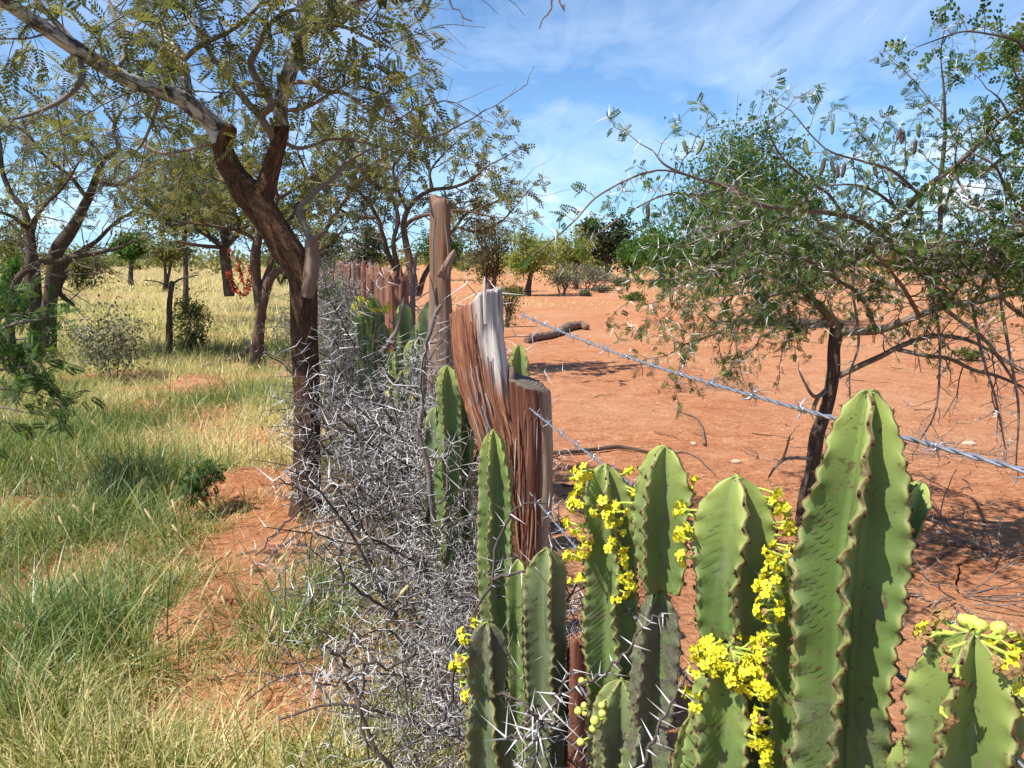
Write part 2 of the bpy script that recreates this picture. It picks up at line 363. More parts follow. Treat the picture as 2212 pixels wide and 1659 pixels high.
MAT['cactus_old'] = cactusmat('cactus_old', (0.125, 0.165, 0.078), (0.24, 0.29, 0.09))

# split fence wood: fibres along the post, red heartwood, pale and silvered outer wood
def woodmat(name, cols, silver=None):
    m, nt, b, out = newmat(name)
    bk = attr(nt, 'bk', 'Vector'); t = attr(nt, 'tint')
    f1 = noise(nt, mapping(nt, bk, (55, 55, 1.6)), 1.0, 8, 0.72, 0.7)
    f2 = noise(nt, mapping(nt, bk, (260, 260, 5.0)), 1.0, 4, 0.65, 0.3)
    h = math_(nt, 'ADD', math_(nt, 'MULTIPLY', f1, 0.65), math_(nt, 'MULTIPLY', f2, 0.38))
    c = ramp(nt, h, [(0.26, cols[0]), (0.42, cols[1]), (0.56, cols[2]), (0.74, cols[3])])
    if silver is not None:
        cs = ramp(nt, h, [(0.26, tuple(a*0.30 for a in silver)), (0.42, tuple(a*0.72 for a in silver)), (0.7, silver)])
        tt = math_(nt, 'ADD', t, math_(nt, 'MULTIPLY', math_(nt, 'SUBTRACT', f1, 0.5), 1.3))
        c = mixc(nt, ramp(nt, tt, [(0.32, 0.0), (0.72, 1.0)]), c, cs)
    nt.links.new(c, b.inputs['Base Color']); b.inputs['Roughness'].default_value = 0.85; b.inputs['Specular IOR Level'].default_value = 0.15
    bump(nt, b, h, 1.0, 0.012)
    return m
MAT['wood_y'] = woodmat('wood_y', [(0.050, 0.014, 0.010), (0.20, 0.066, 0.040), (0.42, 0.20, 0.11), (0.68, 0.47, 0.29)], (0.74, 0.68, 0.61))
MAT['wood_col'] = woodmat('wood_col', [(0.045, 0.014, 0.010), (0.13, 0.045, 0.030), (0.24, 0.10, 0.062), (0.42, 0.26, 0.16)], (0.50, 0.37, 0.245))  # on the stub the paler tone stands in for its sunlit side
MAT['wood_red'] = woodmat('wood_red', [(0.06, 0.022, 0.015), (0.17, 0.070, 0.046), (0.30, 0.145, 0.095), (0.46, 0.30, 0.21)], (0.40, 0.32, 0.26))
MAT['wood_grey'] = woodmat('wood_grey', [(0.060, 0.036, 0.026), (0.17, 0.125, 0.10), (0.30, 0.25, 0.215), (0.42, 0.36, 0.31)], (0.30, 0.14, 0.065))
def endgrain(name):
    m, nt, b, out = newmat(name); oc = objco(nt)
    g = nd(nt, 'ShaderNodeTexWave', {'Scale': 26.0, 'Distortion': 3.0, 'Detail': 3.0}, wave_type='RINGS', rings_direction='Z')
    nt.links.new(oc, g.inputs['Vector'])
    n = noise(nt, oc, 60, 4, 0.65)
    c = ramp(nt, math_(nt, 'ADD', math_(nt, 'MULTIPLY', g.outputs['Fac'], 0.35), math_(nt, 'MULTIPLY', n, 0.6)), [(0.25, (0.045, 0.030, 0.020)), (0.5, (0.115, 0.085, 0.058)), (0.8, (0.22, 0.175, 0.13))])
    nt.links.new(c, b.inputs['Base Color']); b.inputs['Roughness'].default_value = 0.8
    bump(nt, b, n, 0.5, 0.004); return m
MAT['endgrain'] = endgrain('endgrain')

def soilmat():
    m, nt, b, out = newmat('red_soil'); oc = objco(nt)
    veg = attr(nt, 'tint')
    n1 = noise(nt, oc, 0.35, 4, 0.6); n2 = noise(nt, oc, 3.0, 6, 0.65, 0.4); n3 = noise(nt, oc, 28, 6, 0.7); n5 = noise(nt, mapping(nt, oc, (1, 1.9, 1)), 11, 5, 0.62, 0.9)
    h = math_(nt, 'ADD', math_(nt, 'MULTIPLY', n2, 0.32), math_(nt, 'ADD', math_(nt, 'MULTIPLY', n3, 0.36), math_(nt, 'MULTIPLY', n5, 0.42)))
    c = ramp(nt, h, [(0.38, (0.165, 0.052, 0.023)), (0.47, (0.360, 0.134, 0.060)), (0.57, (0.490, 0.208, 0.098)), (0.70, (0.62, 0.34, 0.185))])
    c = mixc(nt, ramp(nt, n1, [(0.42, 0.0), (0.68, 0.42)]), c, (0.56, 0.33, 0.19))
    vor = nd(nt, 'ShaderNodeTexVoronoi', {'Scale': 60.0, 'Randomness': 1.0}); nt.links.new(mapping(nt, oc, (1, 1.3, 1)), vor.inputs['Vector'])
    fl = math_(nt, 'MULTIPLY', ramp(nt, vor.outputs['Distance'], [(0.10, 1.0), (0.17, 0.0)]), ramp(nt, n2, [(0.48, 0.0), (0.6, 1.0)]))
    c = mixc(nt, math_(nt, 'MULTIPLY', fl, 0.65), c, (0.60, 0.43, 0.27))
    n4 = noise(nt, mapping(nt, oc, (1, 1, 1)), 9, 6, 0.7)
    straw = ramp(nt, n4, [(0.3, (0.16, 0.12, 0.045)), (0.5, (0.30, 0.245, 0.105)), (0.7, (0.46, 0.385, 0.19))])
    c = mixc(nt, ramp(nt, math_(nt, 'ADD', veg, math_(nt, 'MULTIPLY', math_(nt, 'SUBTRACT', n4, 0.5), 0.8)), [(0.42, 0.0), (0.62, 0.85)]), c, straw)
    nt.links.new(c, b.inputs['Base Color']); b.inputs['Roughness'].default_value = 0.95; b.inputs['Specular IOR Level'].default_value = 0.1
    bump(nt, b, h, 1.0, 0.09)
    return m
MAT['soil'] = soilmat()
# ================================================================ ground
def GP(x, y):
    d = _f + (x-1106)/F*_r - (y-829.5)/F*_u
    k = -CAMZ/d[2]; return np.array([d[0]*k, d[1]*k])
MOUNDS = []   # x, y, radius, height
for (dx, dy, r, h) in ((432, 842, 0.42, 0.13), (415, 835, 0.3, 0.10), (440, 1350, 0.16, 0.10), (400, 1390, 0.15, 0.07), (470, 1300, 0.12, 0.07), (560, 1045, 0.45, 0.08), (505, 1065, 0.3, 0.06),
                       (250, 815, 0.7, 0.08), (720, 812, 0.5, 0.07), (430, 690, 0.9, 0.12), (1195, 1090, 0.25, 0.07), (1230, 1120, 0.3, 0.05), (650, 1115, 0.3, 0.05), (650, 760, 0.6, 0.06)):
    g = GP(dx, dy); MOUNDS.append((g[0], g[1], r, h))
HOLES = []
for (dx, dy, r, h) in ((470, 1342, 0.040, 0.10), (450, 1365, 0.032, 0.07), (612, 1300, 0.035, 0.08)):
    g = GP(dx, dy); HOLES.append((g[0], g[1], r, h))
BARE = []     # grass-free patches on the grassy side
for (dx, dy, rx, ry) in ((440, 1350, 0.34, 0.42), (540, 1070, 0.45, 0.45), (620, 1130, 0.35, 0.5), (640, 1230, 0.35, 0.5), (430, 840, 0.5, 0.6), (250, 818, 1.5, 0.30), (600, 815, 1.6, 0.30), (560, 1180, 0.3, 0.4), (430, 725, 0.9, 0.4),
                         (560, 785, 0.7, 0.5), (470, 1500, 0.30, 0.35), (330, 1560, 0.25, 0.2), (560, 1600, 0.3, 0.25), (60, 1100, 0.4, 0.3), (700, 1480, 0.35, 0.5), (90, 1480, 0.25, 0.2)):
    g = GP(dx, dy); BARE.append((g[0], g[1], rx, ry))
def Hn(x, y):
    x = np.asarray(x, float); y = np.asarray(y, float)
    near = np.clip(1-np.hypot(x, y-5)/60, 0, 1)
    h = (fbm2(x, y, 0.22, 3, 3)-0.5)*0.16*near + (fbm2(x, y, 1.4, 3, 5)-0.5)*0.05*near
    h += (fbm2(x, y, 0.02, 2, 9)-0.5)*0.7*np.clip((np.hypot(x, y)-30)/80, 0, 1)
    fd = (x-fx(y))
    h += 0.07*np.exp(-(fd/0.45)**2)*(np.abs(y) < 60)
    for (mx, my, r, a) in MOUNDS:
        d2 = ((x-mx)**2+(y-my)**2)/r**2
        h += a*np.exp(-d2)
    return h
def veg_mask(x, y):
    """how grassy the ground is: 0 bare red soil .. 1 closed grass"""
    x = np.asarray(x, float); y = np.asarray(y, float)
    left = 1/(1+np.exp(np.clip(((x-fx(y))+0.35)/0.10, -40, 40)))
    n = fbm2(x, y, 0.85, 3, 21)
    d = np.clip((n-0.31)*4.2+0.40*np.clip((y-6)/6, -0.2, 1), 0, 1)
    for (bx, by, rx, ry) in BARE:
        d = d*(1-0.97*np.exp(-(((x-bx)/rx)**2+((y-by)/ry)**2)**2))
    lg = left*d
    # right of the fence: bare, with straw patches from about 25 m on
    n2 = fbm2(x, y, 0.11, 3, 33)
    rgt = 0.75*(1-left)*np.clip((y-30)/60, 0, 1)*np.clip((n2-0.50)*5.0, 0, 1)
    return np.clip(lg+rgt, 0, 1)
NX, NY = 330, 430
gu = np.linspace(-6.9, 6.9, NX); gx = 1.25*np.sinh(gu)
gv = np.linspace(-2.7, 6.4, NY); gy = 3.4+2.5*np.sinh(gv)
XX, YY = np.meshgrid(gx, gy)
ZZ = Hn(XX, YY)
ZZ += (fbm2(XX, YY, 5.0, 4, 41)-0.5)*0.040*np.clip(1-np.hypot(XX, YY-4)/30, 0, 1)
cl = np.zeros_like(XX)
for (mx, my, r, a) in MOUNDS: cl += np.exp(-((XX-mx)**2+(YY-my)**2)/(r*1.1)**2)
ZZ += np.clip(cl, 0, 1)*(fbm2(XX, YY, 13.0, 2, 43)-0.45)*0.09
for (mx, my, r, a) in HOLES: ZZ -= a*np.exp(-(((XX-mx)**2+(YY-my)**2)/r**2)**2)
VEG = veg_mask(XX, YY)
gm = MB()
ii = (np.arange(NY-1)[:,None]*NX+np.arange(NX-1)[None,:]).ravel()
gm.add(np.stack([XX.ravel(), YY.ravel(), ZZ.ravel()], 1), np.stack([ii, ii+1, ii+NX+1, ii+NX], 1), None, VEG.ravel())
ground = gm.build('ground', MAT['soil'], kind='structure')
ground['label'] = 'dry red earth with grass on one side of the fence'
def gz(x, y): return float(Hn(np.array([x]), np.array([y]))[0])

# ================================================================ grass
def blades(mb, x, y, z, L, w, head, lean, curl, tint, S=4):
    N = len(x)
    s = np.linspace(0, 1, S+1)
    hd = np.stack([np.cos(head), np.sin(head), np.zeros(N)], 1)
    sd = np.stack([-np.sin(head), np.cos(head), np.zeros(N)], 1)
    # turn half of the blades so that some show their edge, some their face
    tw = RG.uniform(-0.9, 0.9, N); sd = nrm(sd*np.cos(tw)[:,None]+hd*np.sin(tw)[:,None])
    ang = lean[:,None]+curl[:,None]*s[None,:]
    dl = (L/S)[:,None]
    px = np.cumsum(np.concatenate([np.zeros((N,1)), np.sin(ang[:,1:])*dl], 1), 1)
    pz = np.cumsum(np.concatenate([np.zeros((N,1)), np.cos(ang[:,1:])*dl], 1), 1)
    root = np.stack([x, y, z], 1)
    c = root[:,None,:]+px[:,:,None]*hd[:,None,:]; c[:,:,2] += pz
    c[:,:,2] = np.maximum(c[:,:,2], root[:,None,2]+0.004+0.01*s[None,:])
    ww = w[:,None]*np.array([0.75, 1.0, 0.85, 0.55, 0.06])[None,:] if S == 4 else w[:,None]*np.linspace(1, 0.1, S+1)[None,:]
    a = c-ww[:,:,None]*sd[:,None,:]; b = c+ww[:,:,None]*sd[:,None,:]
    v = np.stack([a, b], 2).reshape(N, -1, 3)
    m = 2*(S+1)
    q = np.array([[2*i, 2*i+1, 2*i+3, 2*i+2] for i in range(S)])
    mb.add(v.reshape(-1, 3), (q[None]+(np.arange(N)*m)[:,None,None]).reshape(-1, 4), None, np.repeat(tint, m))
def sow(mb, n, ylo, yhi, Lm, wm, per, spread, S, dens_pow=1.0, tbase=0.0, region=None, tsel=None):
    """clumps of blades, drawn where the ground is grassy"""
    y = ylo*(yhi/ylo)**RG.random(n*4)
    x = RG.uniform(-0.74, 0.30, n*4)*y
    if region is not None:
        k = region(x, y); x, y = x[k], y[k]
    v = veg_mask(x, y); k = RG.random(len(x)) < v**dens_pow
    x, y = x[k][:n], y[k][:n]; m = len(x)
    # patches: green or straw
    g = fbm2(x, y, 0.45, 3, 61)*0.7+fbm2(x, y, 2.2, 2, 67)*0.3
    straw = np.clip((g-0.40)*3.2+0.30+tbase+0.35*np.clip((y-12)/10, -0.4, 1), 0, 1)
    if tsel is not None: straw = tsel(x, y, straw)
    hgt = 0.6+0.8*fbm2(x, y, 0.8, 2, 71)
    X = np.repeat(x, per)+RG.normal(0, spread, m*per); Y = np.repeat(y, per)+RG.normal(0, spread, m*per)
    N = len(X); az = np.arctan2(Y-np.repeat(y, per), X-np.repeat(x, per))+RG.normal(0, 0.8, N)
    L = Lm*np.repeat(hgt, per)*RG.uniform(0.45, 1.25, N)
    t = np.clip(np.repeat(straw, per)+RG.normal(0, 0.30, N), 0, 1)
    blades(mb, X, Y, Hn(X, Y)-0.01, L, wm*RG.uniform(0.6, 1.3, N), az, RG.uniform(0.02, 0.80, N), RG.uniform(0.0, 1.9, N), t, S)
gr = MB()
sow(gr, 1750, 1.9, 6.5, 0.27, 0.0027, 13, 0.045, 4, tbase=-0.22)                              # foreground tussocks
sow(gr, 3400, 1.9, 7.5, 0.13, 0.0022, 9, 0.07, 2, 0.35, tbase=0.4)                   # short dead undergrowth
sow(gr, 4400, 5.5, 15.0, 0.30, 0.0046, 9, 0.075, 2, tbase=-0.18)
sow(gr, 3300, 13.0, 40.0, 0.46, 0.0095, 7, 0.16, 2, tbase=0.0)
sow(gr, 2000, 38.0, 140.0, 0.55, 0.032, 6, 0.45, 2, tbase=0.1)
go = gr.build('grass', MAT['grass']); tag(go, 'mixed green and straw coloured grass growing left of the fence', 'grass', kind='stuff')
g2 = MB()
bl = [GP(60, 1120), GP(230, 1180), GP(150, 1350), GP(690, 780), GP(330, 1060), GP(770, 760), GP(60, 1500), GP(620, 1430), GP(640, 1500), GP(700, 860)]
def near_bl(x, y):
    k = np.zeros(len(x), bool)
    for b in bl: k |= (np.hypot(x-b[0], (y-b[1])*0.8) < 0.10*b[1])
    return k
sow(g2, 520, 2.0, 16.0, 0.42, 0.0030, 13, 0.035, 4, 0.6, region=near_bl, tsel=lambda x, y, s: np.clip(s*0.5, 0, 1))
go = g2.build('grass', MAT['grass_blue']); tag(go, 'tall blue green grass tussocks standing out of the shorter grass', 'grass', kind='stuff')
# seed heads of foxtail grass on thin stalks
sh = MB()
for k in range(110):
    y = 2.0*(6.0)**random.random(); x = random.uniform(-0.66, -0.20)*y
    if x > fx(y)-0.6: continue
    L = random.uniform(0.35, 0.62); az = random.uniform(0, 2*pi); ln = random.uniform(0.1, 0.55)
    p0 = np.array([x, y, gz(x, y)]); d = np.array([cos(az)*ln, sin(az)*ln, 1.0]); d /= np.linalg.norm(d)
    p1 = p0+d*L*0.6+np.array([0, 0, 0]); p2 = p1+(d+np.array([cos(az), sin(az), -0.25])*0.25)*L*0.4
    pts = spline([p0, p1, p2], 6); tube(sh, pts, 0.0013, 3, tint=0.75, thin=True)
    hd = nrm(pts[-1]-pts[-2]); e = pts[-1]+hd*random.uniform(0.03, 0.07)
    hp = spline([pts[-1], (pts[-1]+e)/2, e], 6); tube(sh, hp, [0.002, 0.0055, 0.006, 0.0055, 0.004, 0.001], 5, 0.4, 0.95, seed=k)
    q = np.repeat(hp[1:5], 14, 0); cones(sh, q+RG.normal(0, 0.002, q.shape), nrm(RG.normal(size=q.shape)+hd*0.9), 0.011, 0.0007, 0.95)
tag(sh.build('seed_head_grass', MAT['grass']), 'straw coloured grass stalks with bristly seed heads among the grass', 'grass', kind='stuff')

# straw tufts on the bare side, far
tf = MB()
def tuft_field(mb, n, ylo, yhi, xlo, xhi, Lm, wm, per, spread, thr):
    y = ylo*(yhi/ylo)**RG.random(n*5); x = RG.uniform(xlo, xhi, n*5)*y
    k = (x > fx(y)+0.8) & (fbm2(x, y, 0.28, 2, 81) > thr); x, y = x[k][:n], y[k][:n]; m = len(x)
    X = np.repeat(x, per)+RG.normal(0, spread, m*per); Y = np.repeat(y, per)+RG.normal(0, spread, m*per); N = len(X)
    blades(mb, X, Y, Hn(X, Y)-0.01, Lm*RG.uniform(0.4, 1.2, N), wm*RG.uniform(0.6, 1.3, N), RG.uniform(0, 2*pi, N), RG.uniform(0.1, 0.8, N), RG.uniform(0.2, 1.4, N), np.clip(RG.normal(0.75, 0.2, N), 0, 1), 2)
tuft_field(tf, 130, 11, 26, -0.02, 0.75, 0.13, 0.004, 14, 0.10, 0.60)
tuft_field(tf, 420, 26, 60, -0.1, 0.75, 0.22, 0.012, 9, 0.35, 0.56)
tuft_field(tf, 600, 55, 160, -0.2, 0.75, 0.40, 0.035, 7, 0.8, 0.50)
tag(tf.build('straw_tufts', MAT['grass']), 'sparse dry straw tufts scattered over the bare red ground', 'grass', kind='stuff')

# litter: bits of bark, dead leaf and stalk lying on the red soil
lt = MB()
y = 2.2*(11.0)**RG.random(4200); x = np.where(RG.random(4200) < 0.8, RG.uniform(-0.02, 0.72, 4200), RG.uniform(-0.62, 0, 4200))*y
N = len(x); a = RG.uniform(0, 2*pi, N); L = RG.uniform(0.008, 0.045, N)*(0.6+0.14*np.minimum(y, 9)); z = Hn(x, y)+0.008
X3 = np.stack([np.cos(a), np.sin(a), RG.normal(0, 0.12, N)], 1)
inst(lt, np.array([[0,-0.06,0],[1,-0.04,0.02],[1,0.04,0.03],[0,0.06,0.02]]), np.array([[0,1,2,3]]), np.stack([x, y, z], 1), X3, np.tile([0,0,1.0], (N,1)), L, RG.random(N))
tag(lt.build('litter', MAT['litter']), 'small bits of bark and dead stalk littering the red soil', 'litter', kind='stuff')
# ================================================================ fence posts
def loft(mb, cen, hw, hd, ztop=None, rows=60, k=44, fib=0.18, rot=0.0, seed=0, tintf=None, sharp=2.6, cap=True, crack=0.0):
    """a split timber: superellipse sections along a centre line, fibres raised along its length"""
    c = spline(cen, rows); w = np.interp(np.linspace(0, 1, rows), np.linspace(0, 1, len(hw)), hw); d = np.interp(np.linspace(0, 1, rows), np.linspace(0, 1, len(hd)), hd)
    a = np.arange(k)*2*pi/k
    ex = np.sign(np.cos(a))*np.abs(np.cos(a))**(2/sharp); ey = np.sign(np.sin(a))*np.abs(np.sin(a))**(2/sharp)
    s = np.concatenate([[0], np.cumsum(np.linalg.norm(np.diff(c, axis=0), axis=1))])
    A = np.tile(a, rows); Sx = np.repeat(s, k)
    q = np.stack([np.cos(A)*4.0, np.sin(A)*4.0, Sx*2.2], 1)
    n = fbm(q, 3, seed)-0.5
    q2 = np.stack([np.cos(A)*11.0, np.sin(A)*11.0, Sx*4.0+n*1.2], 1); n2 = np.abs(fbm(q2, 2, seed+5)-0.5)*2
    q3 = np.stack([np.cos(A)*1.2, np.sin(A)*1.2, Sx*3.0], 1); n3 = fbm(q3, 2, seed+9)-0.5
    q4 = np.stack([np.cos(A)*26.0, np.sin(A)*26.0, Sx*7.0+n*2], 1); n4 = fbm(q4, 2, seed+13)-0.5
    f = 1+fib*(n*1.2-n2*1.0+0.25+n4*0.7)+0.22*n3
    lx = (w[:,None]*ex[None,:]).ravel()*f; ly = (d[:,None]*ey[None,:]).ravel()*f
    X = lx*cos(rot)-ly*sin(rot); Y = lx*sin(rot)+ly*cos(rot)
    v = np.repeat(c, k, 0)+np.stack([X, Y, np.zeros_like(X)], 1)
    if ztop is not None:
        zt = ztop(lx[-k:]/w[-1], ly[-k:]/d[-1]); fall = np.repeat(np.linspace(0, 1, rows)**6, k); v[:,2] += fall*np.tile(zt, rows)
    bk = np.stack([np.cos(A)*np.repeat(w, k), np.sin(A)*np.repeat(w, k), Sx], 1)
    ti = 0.0 if tintf is None else tintf(lx/np.repeat(w, k), ly/np.repeat(d, k), np.repeat(np.linspace(0, 1, rows), k), v)
    tr = None
    if cap:
        top = v[-k:]; v = np.vstack([v, top.mean(0)]); bk = np.vstack([bk, [0, 0, s[-1]]]); b = (rows-1)*k
        tr = [[b+j, b+(j+1)%k, rows*k] for j in range(k)]
        if np.ndim(ti): ti = np.append(ti, ti[-k:].mean())
    mb.add(v, ring_faces(rows, k), tr, ti, bk)
    return v
def splinter(mb, p0, p1, w, tint=0.3, bend=0.02):
    p = spline([p0, (np.asarray(p0)+p1)/2+RG.normal(0, bend, 3), p1], 6)
    tube(mb, p, w*np.array([1, 1, 0.9, 0.75, 0.5, 0.15]), 4, 0.2, tint)

YD = 2.22
yp = thing('fence_post', 'forked split fence post, one silvered prong and one sawn red brown stub', 'post', (P(1110, 1300, YD)[0], YD, 0.0))
def PZ(x, z, Y=YD):  # world point from picture x and height
    d = P(x, 829.5, Y); return np.array([d[0], Y, z])
base = P(1132, 1240, YD); bx = base[0]+0.015
m = MB()
cl_ = [np.array([bx-0.01, YD+0.02, -0.05]), np.array([bx, YD+0.01, 0.35]), P(1128, 1240, YD), P(1108, 1080, YD), P(1088, 965, YD), P(1054, 860, YD), P(1034, 750, YD), P(1026, 645, YD)]
loft(m, cl_, [0.085, 0.075, 0.066, 0.072, 0.074, 0.066, 0.068, 0.070], [0.08, 0.075, 0.07, 0.062, 0.055, 0.045, 0.036, 0.030],
     ztop=lambda x, y: 0.012*x+0.016*np.tanh(x*5)+0.016*(vnoise(np.stack([x*9, y*9, x*0], 1), 3)-0.5)+np.where(x < -0.75, -0.022, 0.0),
     rows=110, k=80, fib=0.44, rot=radians(-16), seed=3, sharp=3.2,
     tintf=lambda x, y, t, v: np.clip(np.clip((x-0.10)*1.1+0.34, 0, 0.85)*np.clip((t-0.64)*5, 0, 1)+0.24*np.clip((t-0.80)*5, 0, 1), 0, 1))
m.build('prong', MAT['wood_y'], yp)['label'] = 'tall split prong with silver white edge and orange red fibres'
m = MB()
cl_ = [np.array([bx+0.03, YD+0.0, -0.05]), np.array([bx+0.03, YD, 0.35]), P(1136, 1240, YD-0.01), P(1143, 1080, YD-0.02), P(1146, 960, YD-0.02), P(1143, 880, YD-0.02), P(1140, 826, YD-0.02)]
TOPC = P(1140, 826, YD-0.02)
loft(m, cl_, [0.075, 0.068, 0.060, 0.060, 0.060, 0.059, 0.058], [0.075, 0.070, 0.066, 0.064, 0.064, 0.064, 0.064],
     ztop=lambda x, y: 0.012*y-0.016*x, rows=90, k=64, fib=0.24, rot=0.2, seed=8, sharp=2.3, cap=False,
     tintf=lambda x, y, t, v: np.clip((x-0.25)*1.5+0.35*(x > 0.2), 0, 1)*0.9)  # paler right side: sunlit strip beside the prong's shade, painted into the colour
col_o = m.build('sawn_stub', MAT['wood_col'], yp)
# sawn face of the stub
tp = np.concatenate(m.v)[-64:]; c0 = tp.mean(0)
m2 = MB(); rr_ = [1.0, 0.97, 0.6, 0.25]
vv = [c0+(tp-c0)*r+np.array([0, 0, 0.0005 if r < 1 else -0.006])+np.array([0, 0, 0.003*(1-r)]) for r in rr_]
m2.add(np.vstack(vv+[c0[None]+np.array([[0, 0, 0.004]])]), ring_faces(4, 64), [[3*64+j, 3*64+(j+1) % 64, 4*64] for j in range(64)])
m2.build('sawn_face', MAT['endgrain'], yp)
m = MB()
for (a, b, w) in (((1140, 1000), (1162, 1235), 0.006), ((1150, 1075), (1138, 1235), 0.005), ((1146, 1090), (1166, 1140), 0.004), ((1100, 1040), (1112, 1200), 0.005), ((1135, 940), (1150, 1060), 0.004),
                  ((1085, 900), (1108, 1060), 0.004), ((1060, 780), (1082, 930), 0.003), ((1020, 700), (1030, 860), 0.003), ((1005, 690), (1018, 840), 0.003), ((1100, 960), (1106, 1130), 0.004), ((1120, 900), (1124, 1090), 0.004)):
    splinter(m, P(a[0], a[1], YD-0.078), P(b[0], b[1], YD-0.088), w, 0.2, 0.006)
for q in range(85):
    t0 = random.random(); yy = 640+t0*520; cxp = np.interp(yy, [640, 750, 860, 965, 1080, 1240], [1026, 1034, 1054, 1088, 1108, 1128]); off = random.uniform(-0.92, 0.75)*46
    L_ = random.uniform(40, 150); y2 = min(1250, yy+L_); cx2 = np.interp(y2, [640, 750, 860, 965, 1080, 1240], [1026, 1034, 1054, 1088, 1108, 1128])
    dd_ = YD-0.030-0.022*np.clip((yy-640)/400, 0, 1)-random.uniform(0, 0.006)+0.20*off/F*YD
    splinter(m, P(cxp+off, yy, dd_), P(cx2+off*0.95, y2, dd_-0.008*np.clip((yy-640)/400, 0, 1)), random.uniform(0.0010, 0.0032), random.choice((0.0, 0.2, 0.5, 0.8)), 0.003)
for q in range(40):
    yy = 870+random.random()*300; off = random.uniform(-40, 36); y2 = min(1245, yy+random.uniform(40, 160)); dd_ = YD-0.02-0.064*math.sqrt(max(0, 1-(off/46)**2))
    splinter(m, P(1143+off, yy, dd_), P(1139+off, y2, dd_), random.uniform(0.0010, 0.0030), random.choice((0.0, 0.0, 0.4, 0.7)), 0.003)
m.build('splinters', MAT['wood_y'], yp, kind='stuff')
m = MB(); splinter(m, P(1049, 700, YD-0.035), P(1047, 598, YD-0.03), 0.009, 0.7, 0.001); m.build('wedge', MAT['wood_y'], yp)
m = MB(); tube(m, [P(1106, 832, YD-0.03), P(1105, 815, YD-0.03), P(1104, 793, YD-0.03)], [0.013, 0.012, 0.008], 7, 0.3); m.build('peg', MAT['wood_grey'], yp)

def simple_post(name, label, dx, dtop, Y, w, mat, group=None, seed=0, flare=1.0, lean=(0, 0), jag=0.05, silver=0.2, d=0.75, k=36):
    top = P(dx, dtop, Y); x, z = top[0], top[2]; g = gz(x, Y)
    t = thing(name, label, 'post', (x-lean[0], Y-lean[1], g), group)
    r = RW(w, Y); m = MB()
    c = [np.array([x-lean[0], Y-lean[1], g-0.08]), np.array([x-lean[0]*0.6, Y-lean[1]*0.6, g+0.4*(z-g)]), np.array([x-lean[0]*0.2, Y-lean[1]*0.2, g+0.8*(z-g)]), np.array([x, Y, z])]
    loft(m, c, [r*flare, r*(1+flare)*0.5, r*1.05, r], [r*flare*d, r*d*(1+flare)*0.5, r*d, r*d*0.9], ztop=lambda a, b: jag*(vnoise(np.stack([a*2.5+seed, b*2.5, a*0], 1), seed)-0.5)*2+jag*0.5*a,
         rows=46, k=k, fib=0.18, rot=seed*0.7, seed=seed, tintf=lambda a, b, tt, v: np.clip(silver+0.8*(fbm(v*np.array([6, 6, 1.5]), 2, seed)-0.5), 0, 1))
    m.build('timber', mat, t)
    return t
# tall weathered trunk used as a post
SY = 3.75
st = simple_post('fence_post', 'tall weathered tree trunk post with hollow orange split and broken side knot', 950, 432, SY, 42, MAT['wood_grey'], None, 4, 1.7, (0.02, 0), 0.03, 0.47)
m = MB(); tube(m, spline([P(952, 600, SY), P(968, 570, SY-0.06), P(982, 540, SY-0.09)], 8), [0.03, 0.030, 0.026, 0.022, 0.020, 0.017, 0.013, 0.004], 10, 0.45, fr=5, seed=4)
m.build('knot_stub', MAT['wood_red'], st)
m = MB(); splinter(m, P(940, 660, SY-0.05), P(925, 590, SY-0.06), 0.007, 0.1, 0.006); splinter(m, P(962, 480, SY-0.08), P(968, 610, SY-0.08), 0.005, 0.2, 0.006); splinter(m, P(941, 470, SY-0.09), P(936, 600, SY-0.09), 0.005, 0.1, 0.006)
m.build('splinters', MAT['wood_grey'], st, kind='stuff')
posts = [(866, 604, 5.4, 38, 'wide red brown post with sawn top beside the tall weathered trunk post'),
         (844, 593, 6.1, 34, 'red brown post with slanted top, second along from the tall trunk post'),
         (824, 596, 6.8, 30, 'red brown post with flat top, third along from the tall trunk post'),
         (805, 592, 7.6, 26, 'narrow red brown post, fourth along from the tall trunk post'),
         (789, 574, 8.6, 20, 'thin pointed red post standing above its neighbours in the row')]
for i, (dx, dt, Y, w, lb) in enumerate(posts):
    simple_post('fence_post', lb, dx, dt, Y, w, MAT['wood_red'], None, 20+i, 1.1, (random.uniform(-0.03, 0.03), 0), 0.09, 0.15)
for i in range(12):
    Y = 9.6+i*1.7; dx = 1106+F*float(fx(Y)+0.12)/Y
    simple_post('fence_post', 'small distant post in the far run of the fence line', dx, 574-min(i, 6)*1.0+random.uniform(-4, 6), Y, 16-i*0.8, MAT['wood_red'] if i % 3 else MAT['wood_grey'], 'far fence posts', 40+i, 1.1, (random.uniform(-0.05, 0.05), 0), 0.06, 0.3, k=18)
# low dark post in the gap at the foot of the succulents
simple_post('fence_post', 'short dark red brown post in the shade behind the flowering succulents', 1246, 1395, 1.72, 52, MAT['wood_col'], None, 61, 1.1, (0.0, 0), 0.03, 0.0)
